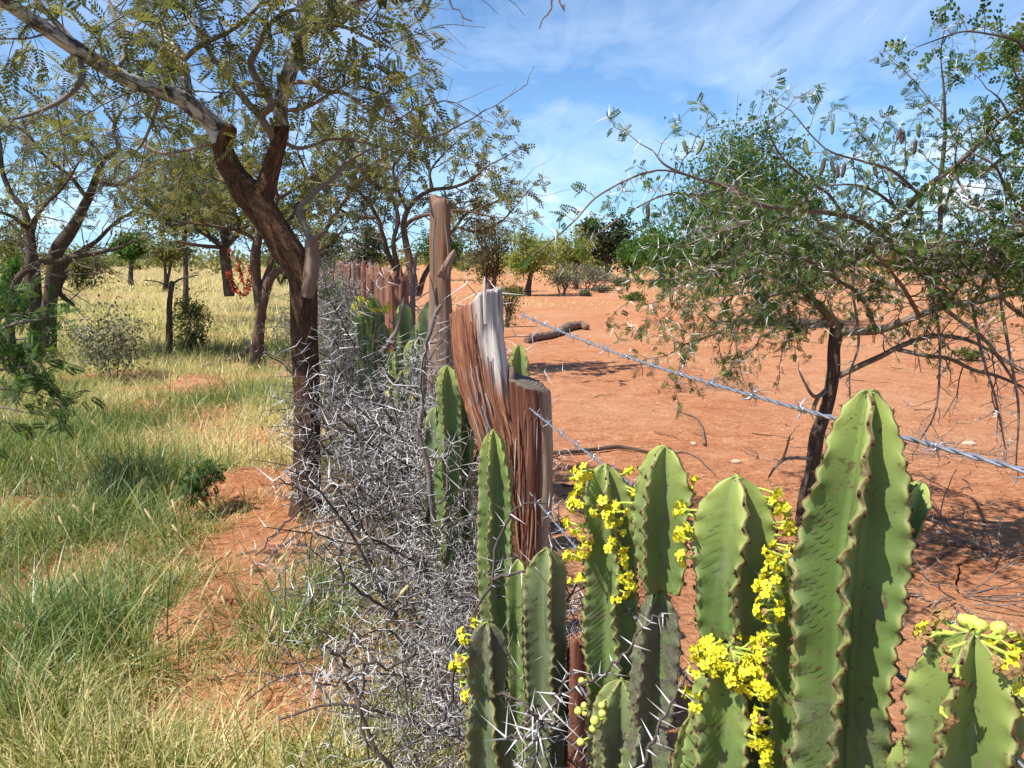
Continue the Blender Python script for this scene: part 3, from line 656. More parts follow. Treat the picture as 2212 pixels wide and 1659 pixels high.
# grey dead stems standing between the posts
def dead_stem(label, pts, Y, w0, w1, mat='deadwood', cat='dead stem', name='dead_stem', group=None, k=9, rough=0.45):
    p = spline([P(a, b, Y+(c[0] if c else 0)) for a, b, *c in pts], len(pts)*8); p += (np.stack([fbm(p*9+s_*7, 2, s_) for s_ in range(3)], 1)-0.5)*0.022
    r = np.linspace(RW(w0, Y), RW(w1, Y), len(p)); m = MB(); tube(m, p, r, k, rough, fr=4, fl=9)
    o = m.build(name, MAT[mat], loc=tuple(p[0])); tag(o, label, cat, group); return o
dead_stem('grey forked dead branch standing between red posts and trunk post', [(893, 720), (890, 660), (893, 620), (897, 565), (905, 545)], 4.6, 13, 6)
dead_stem('thick grey dead limb leaning up through the thorn brush', [(800, 780), (835, 745), (862, 700), (876, 640)], 4.2, 11, 6)
dead_stem('pale straight dead stem upright in the thorn brush beside the succulents', [(905, 960), (912, 860), (920, 760), (936, 690), (952, 660)], 3.2, 12, 8)
dead_stem('pale bare twig lying across the front of the thorn brush', [(935, 1130), (925, 1040), (912, 960), (900, 925)], 2.6, 12, 8)
dead_stem('black crooked dead branch curving across the brush', [(912, 850), (870, 835), (830, 800), (808, 760), (815, 700)], 3.6, 8, 4, 'bark_dark')

# ================================================================ barbed wire
def wire_strand(z, y0, y1, label, sag=0.03, r=0.0016):
    n = int((y0-y1)/0.012); yy = np.linspace(y0, y1, n); tt = np.linspace(0, 1, n)
    xx = fx(yy)+0.055+0.006*np.sin(yy*2.3)
    zz = z-sag*np.sin(pi*tt)+0.006*np.sin(yy*3.1+z*9)
    c = np.stack([xx, yy, zz], 1); t, u, w = frames(c); ph = np.arange(n)*0.012/0.05*2*pi
    th = thing('barbed_wire', label, 'wire', tuple(c[0]), 'strands of barbed wire on the fence')
    for s in (0, pi):
        m = MB(); tube(m, c+0.0017*(np.cos(ph+s)[:,None]*u+np.sin(ph+s)[:,None]*w), r, 5, thin=True); m.build('twisted_wire', MAT['wire'], th)
    m = MB(); L = 0.0
    for y in np.arange(y0-0.04, y1, -0.105):
        i = int((y0-y)/0.012); p = c[min(i, n-1)]; tt_ = t[min(i, n-1)]
        a = random.uniform(0, 2*pi)
        for (da, off) in ((0, -0.004), (pi/2.3, 0.004)):
            d = cos(a+da)*u[min(i, n-1)]+sin(a+da)*w[min(i, n-1)]; e = nrm(d+tt_*0.25)
            q = p+tt_*off
            pts = np.array([q-e*0.017, q-e*0.004+nrm(np.cross(d, tt_))*0.003, q+e*0.004-nrm(np.cross(d, tt_))*0.003, q+e*0.017]); tube(m, pts, [0.0006, 0.0013, 0.0013, 0.0005], 5)
        k = np.arange(10); rp = p+tt_*np.linspace(-0.007, 0.007, 10)[:,None]+0.0042*(np.cos(k*1.9)[:,None]*u[min(i, n-1)]+np.sin(k*1.9)[:,None]*w[min(i, n-1)]); tube(m, rp, 0.0011, 4)
    m.build('barbs', MAT['wire'], th, kind='stuff')
wire_strand(P(1075, 684, YD)[2], 2.24, -0.4, 'top strand of twisted barbed wire leaving the forked post', 0.02)
wire_strand(P(1185, 864, YD)[2], 2.2, -0.4, 'second strand of barbed wire fixed below the sawn stub', 0.03)
wire_strand(P(1170, 1046, YD)[2], 2.2, -0.3, 'third strand of barbed wire behind the flowering succulents', 0.03)
wire_strand(0.62, 2.3, 0.2, 'low strand of barbed wire seen between post and succulents', 0.02)
wire_strand(0.40, 2.4, 0.2, 'lowest strand of barbed wire close to the ground', 0.02)
# ================================================================ succulents (candelabra spurge) of the living hedge
BLOB_V = np.array([[x, y, z] for x in (-1, 1) for y in (-1, 1) for z in (-1, 1)])*0.577
BLOB_Q = np.array([[0,1,3,2],[4,6,7,5],[0,4,5,1],[2,3,7,6],[0,2,6,4],[1,5,7,3]])
def flower_mesh(name, mat, open_=1.0, seed=0):
    rs = np.random.default_rng(seed); m = MB(); k = 8
    prof = [(0.16, -0.75), (0.20, -0.45), (0.34, -0.12), (0.46, 0.06), (0.40, 0.12), (0.20, 0.10)]
    a = np.arange(k)*2*pi/k
    v = np.concatenate([np.stack([r*np.cos(a), r*np.sin(a), np.full(k, z)], 1) for r, z in prof]); v = np.vstack([v, [[0, 0, 0.14]]])
    m.add(v, ring_faces(len(prof), k), [[(len(prof)-1)*k+j, (len(prof)-1)*k+(j+1) % k, len(prof)*k] for j in range(k)])
    for j in range(5):
        b = j*2*pi/5+rs.uniform(-0.15, 0.15); X = np.array([[cos(b), sin(b), 0.18*open_+rs.uniform(-0.15, 0.2)]]); Z = np.array([[0, 0, 1.0]])
        inst(m, OVAL[0]*np.array([1, 1.7, 1]), OVAL[1], np.array([[0.28*cos(b), 0.28*sin(b), 0.06]]), X, Z, 0.72, 0.5)
    p = np.zeros((11, 3)); p[:,2] = 0.10; p[:,:2] = rs.normal(0, 0.12, (11, 2)); d = rs.normal(0, 0.45, (11, 3)); d[:,2] = 1
    cones(m, p, d, 0.55, 0.05)
    return m.mesh(name, mat)
FLW = [flower_mesh('flower', MAT['petal'], 1.0, s) for s in range(3)]
FLD = [flower_mesh('flower', MAT['petal_dry'], -0.6, s+7) for s in range(2)]
def berry_mesh():
    m = MB(); bm_ = [(0.05, -1.0), (0.6, -0.8), (0.95, -0.3), (1.0, 0.1), (0.75, 0.65), (0.35, 0.88), (0.08, 0.9)]; k = 12; a = np.arange(k)*2*pi/k
    v = np.concatenate([np.stack([r*(1+0.08*np.cos(3*a))*np.cos(a), r*(1+0.08*np.cos(3*a))*np.sin(a), np.full(k, z)], 1) for r, z in bm_])
    m.add(v, ring_faces(len(bm_), k), [[(len(bm_)-1)*k+j, (len(bm_)-1)*k+(j+1) % k, len(bm_)*k-1] for j in range(k-1)])
    return m.mesh('fruit', MAT['berry'])
BERRY = berry_mesh()
def place(mesh, name, pos, nrmv, size, parent):
    o = bpy.data.objects.new(name, mesh); COL.objects.link(o); o.parent = parent
    o.location = tuple(np.asarray(pos)-np.array(parent.location))
    q = Vector(list(nrmv)).to_track_quat('Z', 'Y'); o.rotation_mode = 'QUATERNION'
    from mathutils import Quaternion
    o.rotation_quaternion = q @ Quaternion((0, 0, 1), random.uniform(0, 6.28)); o.scale = (size,)*3
    return o
def cactus(label, dx, dtop, Y, w, nr=5, phi=0.0, segs=None, lean=(0.0, 0.0), flowers=(), mat='cactus', zb=None, group=None, core=0.30, tooth=0.016, rows=None, cork=None, name='candelabra_spurge', arms=(), mrib=14, fsize=0.0085, pw=2.1, taper=1.0, parent=None, hero=True, domef=1.7):
    """one ribbed stem; segs: [(picture y of top, picture y of bottom, width)] from the tip down"""
    top = P(dx, dtop, Y); ztop = top[2]; g = gz(top[0], Y) if zb is None else zb
    R = RW(w, Y)*0.94; segs = segs or [(dtop, None, 1.0)]
    th = parent or thing(name, label, 'succulent', (top[0]-lean[0], Y-lean[1], g), group)
    zs = [(P(dx, a, Y)[2], (g-0.03 if b is None else P(dx, b, Y)[2]), f) for a, b, f in segs]
    rows = rows or int(np.clip((ztop-g)/(0.0062 if hero else 0.012), 30, 230))
    vis = max(g, (ztop-0.95) if hero else g)
    z = np.linspace(vis-0.03, ztop, rows)
    if vis > g: z = np.concatenate([np.linspace(g-0.03, vis-0.04, 12), z]); rows = len(z)
    z = np.concatenate([z[:-1], ztop-(ztop-z[-2])*np.array([0.75, 0.5, 0.3, 0.15, 0.05, 0.0])]); rows = len(z)
    Rz = np.full(rows, R*0.70)
    for (a, b, f) in zs:
        k = (z >= b) & (z <= a); L = a-b; t = (z[k]-b)/L
        dome = min(0.42, domef*R*f/L)
        rb = 0.80+0.20*np.clip(t*L/(1.1*R), 0, 1)**0.7
        rt = np.where(t > 1-dome, np.sqrt(np.clip(1-(np.maximum(t-(1-dome), 0)/dome)**1.9, 0.0, 1)), 1.0)
        Rz[k] = R*f*np.minimum(rb, np.maximum(rt, 0.10))
    Rz = Rz*(0.90+0.20*vnoise(np.stack([z*7, z*0+R*77, z*0], 1), 5))
    sgn = np.linspace(-1, 1, mrib+1)[:-1]
    sg = np.sign(sgn)*np.abs(sgn)**1.35; e = 1-np.abs(sg)
    K = nr*mrib
    ribi = np.repeat(np.arange(nr), mrib); E = np.tile(e, nr); SG = np.tile(sg, nr)
    ang0 = phi+2*pi*ribi/nr+SG*pi/nr
    zz_ = z[:,None]; ee = E[None,:]
    wob0 = vnoise(np.stack([np.repeat(z*40, K), np.tile(ribi*3.3, rows), np.full(rows*K, R*19)], 1), 9).reshape(rows, K)-0.5
    tn = vnoise(np.stack([np.repeat(z*31, K), np.tile(ribi*7.7, rows), np.full(rows*K, R*55)], 1), 3).reshape(rows, K)
    ss = 1-ee
    toothw = np.abs(((zz_/tooth+ribi[None,:]*0.37) % 1.0)-0.5)*2
    # planar faces between the rib edge and the groove, with a blunt wavy edge
    Rr = Rz[:,None]*(1+(0.05+0.12*tn)*(0.5-toothw**2)*ee**4+(tn-0.5)*0.10*ee**4)
    gr_ = Rz[:,None]*core+0.0*ss
    Ax, Ay = Rr, np.sign(SG)[None,:]*0.0028*np.clip(R/0.05, 0.5, 1.2)
    Bx, By = gr_*cos(pi/nr), np.sign(SG)[None,:]*gr_*sin(pi/nr)
    s2 = np.clip((ss-0.03)/0.97, 0, 1); edge = (ss < 0.03)
    lx = Ax+(Bx-Ax)*s2; ly = Ay+(By-Ay)*s2
    ly = ly*(1+0.30*np.sin(pi*s2)*(1-2.1*s2)*0.6)
    lx = np.where(edge, Rr*1.012, lx); ly = np.where(edge, 0.0, ly)
    # chevron ribbing on the faces
    grv = (zz_-ee*0.050*(1+0.3*np.sin(ribi)[None,:])+wob0*0.014)/0.0125
    rip = 0.020*Rz[:,None]*np.sin(2*pi*grv)*np.clip(4*ee*(1-ee), 0, 1)*(0.3+1.3*(wob0+0.5))
    ly = ly+np.sign(SG)[None,:]*rip
    wob = (vnoise(np.stack([np.repeat(z*13, K), np.tile(ribi*5.3, rows), np.full(rows*K, R*99)], 1), 7).reshape(rows, K)-0.5)
    rot = phi+2*pi*ribi[None,:]/nr+wob*0.55*ee**1.5+0.09*np.sin(zz_/tooth*pi+ribi[None,:])*ee**5
    ang = rot; rx_ = lx*np.cos(rot)-ly*np.sin(rot); ry_ = lx*np.sin(rot)+ly*np.cos(rot)
    h = (z-g)/(ztop-g)
    cx = top[0]-lean[0]*(1-h); cy = Y-lean[1]*(1-h)
    cx = cx+0.012*(vnoise(np.stack([z*4, z*0+R*31, z*0], 1), 2)-0.5)
    v = np.stack([cx[:,None]+rx_, cy[:,None]+ry_, np.repeat(zz_, K, 1)], -1)
    v[:,:,2] += (0.10*R*(vnoise(np.stack([np.tile(ribi*9.1, rows), np.full(rows*K, R*7), np.zeros(rows*K)], 1), 4).reshape(rows, K)-0.3))*ee*np.clip(1-(ztop-zz_)/(1.5*R), 0, 1)
    # young wings rise above the growing point
    v[:,:,2] += (ee*Rz[-1]*0.0)
    tipf = np.clip(1-(ztop-z)/(R*2.4), 0, 1)**1.2
    ck = np.zeros(rows)
    if cork:
        for (ya, yb, s) in cork:
            a, b = P(dx, ya, Y)[2], P(dx, yb, Y)[2]; ck = np.maximum(ck, s*np.clip((a-z)/0.01, 0, 1)*np.clip((z-b)/0.06, 0, 1))
    bk = np.stack([np.repeat(tipf[:,None], K, 1)*(0.35+0.65*ee), np.repeat(ck[:,None], K, 1), np.repeat(zz_, K, 1)], -1)
    mb = MB(); tr = [[(rows-1)*K+j, (rows-1)*K+(j+1) % K, rows*K] for j in range(K)]
    mb.add(np.vstack([v.reshape(-1, 3), [[cx[-1], cy[-1], ztop-0.001]]]), ring_faces(rows, K), tr, np.append(np.tile(E, rows), 0.3), np.vstack([bk.reshape(-1, 3), [[1, 0, ztop]]]))
    mb.build('stem' if not parent else 'arm', MAT[mat], th)
    def ridge(i, zq):
        j = int(np.argmin(np.abs(z-zq))); c = i*mrib+mrib//2
        p = v[j, c]; d = np.array([cos(ang[j, c]), sin(ang[j, c]), 0.0]); return p, d
    # spine cushions on every tooth
    cu = MB(); pts, dd = [], []
    for i in range(nr):
        for zq in np.arange(g+0.25*(ztop-g), ztop-0.002, tooth):
            off = ((0.5-ribi[i*mrib]*0.37) % 1.0)*tooth
            p, d = ridge(i, zq+off-((zq) % tooth)); pts.append(p); dd.append(d)
    pts = np.array(pts); dd = np.array(dd); cs = 0.0018*np.clip(R/0.05, 0.5, 1.3)
    inst(cu, BLOB_V*np.array([0.5, 0.9, 2.2]), BLOB_Q, pts, dd, np.tile([0, 0, 1.0], (len(pts), 1)), cs*RG.uniform(0.5, 1.35, len(pts)), 0.5)
    if hero:
        for s in (-1, 1):
            sd = np.stack([-dd[:,1], dd[:,0], dd[:,0]*0], 1)*s*0.6+dd*0.7+np.array([0, 0, 0.15]); cones(cu, pts, sd, 0.0045, 0.0006)
    cu.build('spine_cushions', MAT['cushion'], th, kind='stuff')
    sk = MB()
    for spec in flowers:
        ribs, ya, yb, n, kind = spec[:5]; spread = spec[5] if len(spec) > 5 else 1.0
        za, zb_ = P(dx, ya, Y)[2], P(dx, yb, Y)[2]
        for q in range(n):
            i = random.choice(ribs); p, d = ridge(i, zb_+(za-zb_)*((q+random.random())/n))
            s = fsize*random.uniform(0.8, 1.2)
            if kind == 'fruit':
                d2 = nrm(d+RG.normal(0, 0.25, 3)); e_ = p+d2*s*1.3; tube(sk, np.array([p-d*0.004, (p+e_)/2, e_]), s*0.25, 5); place(BERRY, 'fruit', e_+d2*s*0.6, d2, s*0.9, th); continue
            side = np.array([-d[1], d[0], 0])*random.choice((-1, 1))
            d2 = nrm(d*0.8+side*random.uniform(0, 0.9)*spread+np.array([0, 0, random.uniform(-0.35, 0.45)]))
            L = s*random.uniform(1.2, 2.4)*spread; e_ = p+d2*L
            tube(sk, np.array([p-d*0.004, p+d2*L*0.5, e_]), s*np.array([0.30, 0.24, 0.28]), 6)
            for b in range(random.choice((2, 3, 3))):
                d3 = nrm(d2+RG.normal(0, 0.75, 3)+np.array([0, -0.15, 0])); f_ = e_+d3*s*random.uniform(0.9, 1.5)
                tube(sk, np.array([e_, (e_+f_)/2, f_]), s*0.19, 5)
                dry = random.random() < (0.72 if kind == 'dry' else 0.07)
                place(random.choice(FLD if dry else FLW), 'flower', f_, d3, s*(0.9 if dry else random.uniform(0.95, 1.25)), th)
    if flowers: sk.build('flower_stalks', MAT['flower_stalk'], th, kind='stuff')
    return th, ridge
FRONT = -pi/2
# --- in front of the forked post, from the post towards the camera
cactus('fan edged green spurge stem rising against the forked post', 1066, 930, 2.02, 92, 5, FRONT+0.85, lean=(-0.03, 0.02), domef=2.6, segs=[(930, None, 0.95)], flowers=(), tooth=0.018, core=0.26, pw=1.8)
cactus('short yellow green spurge stem at the foot of the forked post', 1122, 1210, 1.86, 56, 4, FRONT+0.5, flowers=(), tooth=0.016)
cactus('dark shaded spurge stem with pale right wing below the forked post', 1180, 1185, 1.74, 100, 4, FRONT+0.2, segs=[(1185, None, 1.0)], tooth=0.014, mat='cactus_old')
cactus('broken brown topped spurge stub with yellow flowers in the thorn brush', 1052, 1345, 1.50, 115, 5, FRONT+0.3, segs=[(1345, 1500, 0.85), (1490, None, 1.0)], flowers=[([3, 4], 1350, 1480, 14, 'flower')], mat='cactus_old', cork=[(1345, 1460, 1.0)], fsize=0.008)
cactus('narrow spurge stem with many yellow flowers round its tip, next to the wire', 1312, 1005, 1.45, 152, 5, FRONT+0.10, segs=[(1005, None, 0.90)], cork=[(1480, 1700, 0.6)], lean=(-0.035, 0),
       flowers=[([0, 4, 1, 3], 1010, 1120, 22, 'flower', 1.5), ([4, 3], 1080, 1260, 20, 'flower', 1.4), ([0], 1060, 1270, 15, 'flower', 0.8), ([4, 3], 1490, 1590, 6, 'fruit')], fsize=0.0088, tooth=0.013)
cactus('spurge stem with wide smooth head on a blackened corky lower segment', 1440, 965, 1.20, 156, 4, FRONT+pi/4, lean=(0.03, 0.0), domef=2.0, segs=[(965, 1278, 1.0), (1274, 1560, 0.84), (1550, None, 0.95)], cork=[(1285, 1700, 1.0)], flowers=[([1, 2], 1060, 1250, 5, 'flower')], tooth=0.015, core=0.24, pw=1.7)
cactus('smooth two winged spurge stem with a few flowers on its right edge', 1598, 1030, 1.02, 196, 4, FRONT-0.05, lean=(0.02, 0.02), domef=1.9, segs=[(1030, 1385, 0.96), (1380, None, 0.7)], cork=[(1370, 1450, 0.9)], flowers=[([1], 1035, 1200, 9, 'flower', 1.2), ([3], 1090, 1210, 6, 'flower', 1.2)], tooth=0.015, core=0.26, pw=1.6, fsize=0.0078)
cactus('spurge stem capped by a dense cluster of yellow flowers', 1575, 1395, 0.95, 200, 5, FRONT+0.25, lean=(0.03, 0.03), segs=[(1395, None, 1.0)], flowers=[([0, 1, 2, 3, 4], 1396, 1430, 44, 'flower', 1.0), ([0, 4, 1], 1410, 1560, 13, 'flower', 0.8)], fsize=0.0072, tooth=0.013)
cactus('spurge stem hidden under a long column of yellow flowers', 1712, 1185, 0.90, 128, 5, FRONT+0.1, segs=[(1185, None, 0.88)], flowers=[([0, 1, 4], 1186, 1300, 44, 'flower', 1.0), ([0, 4, 1], 1290, 1640, 66, 'flower', 1.0)], fsize=0.0068, tooth=0.012)
big, brg = cactus('largest wavy winged spurge stem in front of the barbed wire', 1868, 845, 0.76, 240, 5, FRONT-0.42, segs=[(845, None, 1.0)], flowers=(), tooth=0.0165, core=0.20, pw=1.6, mrib=18, cork=[(1500, 1700, 0.5)], domef=3.2, lean=(0.0, 0.0))
cactus('', 1987, 1040, 0.78, 90, 4, FRONT+0.5, zb=P(1987, 1200, 0.78)[2], lean=(0.030, 0.01), parent=big, tooth=0.012, rows=40, core=0.3)
cactus('broad spurge stem topped by dried flowers and pale round fruits', 2110, 1368, 0.66, 285, 5, FRONT+0.35, segs=[(1368, None, 1.0)], flowers=[([0, 1, 4, 3], 1370, 1395, 15, 'dry', 1.0), ([0, 4, 1], 1380, 1500, 10, 'dry', 0.8), ([1, 2, 3], 1362, 1376, 4, 'fruit')], tooth=0.014, fsize=0.0072, core=0.24, pw=1.7, mrib=18)
cactus('small pale spurge shoot at the foot of the corky stem', 1492, 1545, 1.04, 80, 4, FRONT+0.2, tooth=0.012, flowers=[([0], 1550, 1570, 2, 'flower')])
cactus('stout low spurge segment with fruits beside the lowest wire', 1345, 1470, 1.36, 130, 5, FRONT+0.5, mat='cactus_old', tooth=0.013, flowers=[([4], 1480, 1560, 4, 'fruit')])
cactus('low rounded spurge shoot between the two broad stems', 1990, 1590, 0.70, 170, 4, FRONT+0.7, tooth=0.014)
# --- left of and behind the forked post
cactus('upright green spurge blade beside the forked post edge', 966, 790, 2.85, 60, 4, FRONT-0.35, tooth=0.018, core=0.25)
cactus('dark narrow spurge stem close to the forked post', 1003, 835, 2.90, 42, 4, FRONT+0.6, tooth=0.018)
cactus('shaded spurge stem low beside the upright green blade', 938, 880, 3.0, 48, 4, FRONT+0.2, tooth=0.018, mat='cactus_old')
cactus('lone spurge tip showing behind the sawn stub of the forked post', 1119, 745, 2.72, 50, 4, FRONT-0.6, tooth=0.02, core=0.2)
cactus('flowering spurge stem against the red posts', 805, 640, 5.0, 36, 4, FRONT, flowers=[([0, 1, 3], 642, 680, 16, 'flower', 2.2)], tooth=0.02, fsize=0.014, hero=False)
for i, (dx, dy, Y, w, lb) in enumerate([(784, 672, 5.3, 30, 'slim yellow green spurge stem left of the flowering one'), (826, 700, 4.9, 32, 'spurge stem deep in the brush under the red posts'), (872, 655, 4.4, 44, 'spurge stem with one bent wing below the sawn red posts'),
        (932, 650, 4.0, 56, 'thick light green spurge stem at the foot of the tall trunk post'), (958, 690, 3.85, 44, 'dark spurge stem right at the base of the tall trunk post'), (905, 700, 4.2, 44, 'shaded spurge stem between dead stem and trunk post'),
        (850, 760, 4.3, 40, 'spurge stem half covered by grey thorn brush'), (868, 800, 3.9, 44, 'spurge stem with tiny yellow flowers low in the brush'), (890, 735, 4.0, 40, 'green spurge stem behind the pale straight dead stem')]):
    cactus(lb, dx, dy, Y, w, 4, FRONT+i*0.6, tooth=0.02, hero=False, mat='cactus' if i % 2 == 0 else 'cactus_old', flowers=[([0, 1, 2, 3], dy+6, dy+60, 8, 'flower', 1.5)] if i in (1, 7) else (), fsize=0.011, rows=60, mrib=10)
for i in range(7):
    Y = 6.2+i*1.3; x = float(fx(Y))-random.uniform(0.05, 0.25)
    cactus('small spurge stem in the far part of the hedge', 1106+F*x/Y, 660-i*9, Y, 30-i*2, 4, i*0.5, tooth=0.03, hero=False, rows=40, mrib=8, group='far hedge stems', mat='cactus_old')
# ================================================================ dead thorn brush piled along the hedge
class TW:
    def __init__(s): s.wood = MB(); s.leaves = []; s.tp = []; s.td = []; s.tl = []
def zig(T, p, d, L, r, lev, seg=0.05, wob=0.30, trop=0.0, thL=0.05, side=0.75, k=4, kids=0.4, leaf=0, decay=0.55, thp=0.85, ratio=(0.35, 0.7), kang=0.95):
    n = max(3, int(L/seg)); pts = [p]; d = d/np.linalg.norm(d); rad = []
    pl = RG.normal(size=3); sgn = 1
    for i in range(n):
        nz = RG.normal(size=3)*wob; nz[2] += trop; pl = pl+RG.normal(size=3)*0.5
        zv = np.cross(d, pl); zv = zv/(np.linalg.norm(zv)+1e-9)
        d = d+nz*0.6+zv*sgn*wob*0.8; d = d/np.linalg.norm(d); sgn = -sgn
        p = p+d*L/n; pts.append(p)
        if thL > 0 and random.random() < thp:
            a = np.cross(d, RG.normal(size=3)); a /= np.linalg.norm(a)+1e-9; l = thL*random.uniform(0.45, 1.25)
            for s in (-1, 1):
                T.tp.append(p); T.td.append(a*s*side+np.cross(d, a)*random.uniform(0.2, 0.6)+d*0.15); T.tl.append(l*random.uniform(0.85, 1.1))
        if leaf and lev <= 1 and i > 0:
            for _ in range(leaf): T.leaves.append((p+RG.normal(size=3)*0.006, d+RG.normal(size=3)*0.7))
        if lev > 0 and i > 0 and random.random() < kids:
            a = np.cross(d, RG.normal(size=3)); a /= np.linalg.norm(a)+1e-9; th = kang*random.uniform(0.6, 1.3)
            zig(T, p, d*cos(th)+a*sin(th), L*random.uniform(*ratio)*(1-0.5*i/n), r*decay, lev-1, seg, wob, trop, thL, side, 3, kids, leaf, decay, thp, ratio, kang)
    pts = np.array(pts); tube(T.wood, pts, np.linspace(r, r*0.45, len(pts)), k, thin=True, cap=False)
    return pts
PROTO = []
for s in range(12):
    T = TW(); random.seed(100+s)
    big = s % 2 == 0   # even: open branches with long thorns, odd: fine grey brushwood
    zig(T, np.zeros(3), np.array([random.uniform(-0.25, 0.25), random.uniform(-0.25, 0.25), 1.0]), random.uniform(0.75, 1.05), 0.0080, 2, 0.055 if big else 0.042, 0.20, -0.02, 0.084 if big else 0.040, kids=0.33 if big else 0.46, thp=0.95 if big else 0.6)
    th = MB(); cones(th, T.tp, T.td, np.array(T.tl), 0.0021 if big else 0.0016)
    PROTO.append((T.wood.mesh('branch', MAT['brushwood']), th.mesh('thorns', MAT['thorn_white'], smooth=False), len(T.tp)))
def brush(x, y, z, rz, tilt, taz, sc, pi_, label, group):
    w, t, _ = PROTO[pi_ % len(PROTO)]
    r = thing('thorn_branch', label, 'thorn branch', (x, y, z), group)
    from mathutils import Matrix, Quaternion
    q = Quaternion((cos(taz), sin(taz), 0), tilt) @ Quaternion((0, 0, 1), rz)
    r.rotation_mode = 'QUATERNION'; r.rotation_quaternion = q; r.scale = (sc,)*3
    a = bpy.data.objects.new('branch', w); COL.objects.link(a); a.parent = r
    b = bpy.data.objects.new('thorns', t); COL.objects.link(b); b.parent = r; b['kind'] = 'stuff'
    return r
random.seed(5)
NEARB = 175
for i in range(NEARB):
    y = 1.70*(7.6/1.70)**((i+random.random())/NEARB)
    off = random.betavariate(1.2, 1.5)*(0.34 if y < 3.4 else 0.45)-0.05
    x = float(fx(y))-0.05-off
    hmax = 1.25 if y > 3.0 else (1.05 if y > 2.5 else (0.80 if y > 2.1 else 0.66))
    tall = 1-0.70*max(0, off-0.10)/0.38
    g = gz(x, y)
    if random.random() < 0.5: z = g-0.02; tilt = random.uniform(0.05, 0.45); sc = hmax*tall*random.uniform(0.75, 1.02)
    else: z = g+hmax*tall*random.uniform(0.15, 0.72); tilt = random.uniform(0.6, 1.9); sc = random.uniform(0.40, 0.70)*(0.75 if y < 2.5 else 1.0)
    pr = 2*i if (y < 4.2 and random.random() < 0.75) else 2*i+1
    hi = z > g+0.5
    if pr % 2 == 0: lb = 'dead branch with long white thorns lying high on the brush pile' if hi else 'dead branch with long white thorns in the brush pile against the hedge'
    else: lb = 'fine grey dead branch with short thorns on top of the brush pile' if hi else 'fine grey dead branch with short thorns low in the brush pile'
    brush(x, y, z, random.uniform(0, 6.28), tilt, random.uniform(0, 6.28), max(0.42, sc), pr, lb, 'dead thorn branches piled along the fence')
for i in range(16):
    y = random.uniform(3.05, 3.7); x = float(fx(y))-random.uniform(0.02, 0.20); g = gz(x, y)
    brush(x, y, g+random.uniform(0.30, 0.62), random.uniform(0, 6.28), random.uniform(0.05, 0.55), random.uniform(0, 6.28), random.uniform(0.62, 0.85), 2*i, 'dead branch with long white thorns lying high on the brush pile', 'dead thorn branches piled along the fence')
for i in range(80):
    y = 7.4*(28/7.4)**((i+random.random())/80); off = random.uniform(-0.05, 0.42)
    x = float(fx(y))-0.02-off
    brush(x, y, gz(x, y)-0.02+random.uniform(0, 0.45), random.uniform(0, 6.28), random.uniform(0.05, 0.7), random.uniform(0, 6.28), random.uniform(1.0, 1.4), i*2+1, 'grey dead brushwood stacked along the distant run of fence', 'distant brushwood along the fence')
# single twigs that reach out of the pile
def hero_twig(label, runs, thL, w, thr=0.0016, r1=0.5, seg=None, depthj=0.0, mat='brushwood'):
    th = thing('thorn_twig', label, 'thorn twig', tuple(P(*runs[0][0])))
    wood, ths = MB(), MB()
    for run in runs:
        p = spline([P(*q) for q in run], len(run)*4); p += RG.normal(0, 0.0022, p.shape)*(run[0][2])
        rr = RW(w, run[0][2]); tube(wood, p, np.linspace(rr, rr*r1, len(p)), 6, 0.2, fl=40)
        t = nrm(np.gradient(p, axis=0)); cp, cd, cl2 = [], [], []
        for i in range(1, len(p), 2):
            a = nrm(np.cross(t[i], RG.normal(size=3))); l = thL*random.uniform(0.55, 1.2)
            for s in (-1, 1): cp.append(p[i]); cd.append(a*s*0.8+np.cross(t[i], a)*0.45+t[i]*0.1); cl2.append(l)
        cones(ths, cp, cd, np.array(cl2), thr)
    wood.build('twig', MAT[mat], th); ths.build('thorns', MAT['thorn_white'], th, kind='stuff', smooth=False)
random.seed(9)
hero_twig('long grey thorn twig slanting up in front of the corky spurge stem', [[(1120, 1580, 1.0), (1204, 1510, 1.0), (1280, 1469, 1.0), (1316, 1450, 1.0), (1354, 1403, 1.0), (1406, 1346, 1.02), (1428, 1326, 1.02)], [(1204, 1510, 1.0), (1216, 1480, 1.0), (1231, 1452, 1.0)]], 0.030, 9)
hero_twig('grey thorn twig crossing the lower corky stem upwards to the flowers', [[(1370, 1690, 0.93), (1400, 1625, 0.93), (1422, 1575, 0.93), (1447, 1529, 0.93), (1487, 1452, 0.93)]], 0.035, 10)
hero_twig('forked thorn twig with the longest white thorns low in the brush', [[(1150, 1700, 0.95), (1163, 1600, 0.95), (1172, 1560, 0.95), (1204, 1510, 0.97)], [(1172, 1560, 0.95), (1130, 1520, 0.95)], [(1160, 1610, 0.95), (1120, 1590, 0.95), (1090, 1600, 0.95)]], 0.052, 9, 0.0017)
hero_twig('bare grey thorn twig pointing left from the brush across the trunk', [[(800, 1035, 3.7), (740, 1000, 3.7), (690, 955, 3.65), (650, 925, 3.6), (612, 908, 3.6)], [(690, 955, 3.65), (730, 940, 3.6)]], 0.035, 9)
hero_twig('long pale thorn twig dropping left to the red soil below the trunk', [[(780, 1020, 3.4), (720, 1050, 3.3), (660, 1095, 3.2), (600, 1150, 3.1), (555, 1200, 3.05)], [(660, 1095, 3.2), (640, 1060, 3.2)]], 0.04, 7)
hero_twig('thorn twig arching left over the grass near the brush pile', [[(860, 1330, 2.1), (800, 1290, 2.05), (745, 1260, 2.0), (690, 1290, 2.0), (640, 1320, 2.0)], [(745, 1260, 2.0), (735, 1200, 2.0), (740, 1170, 2.0)]], 0.055, 8)
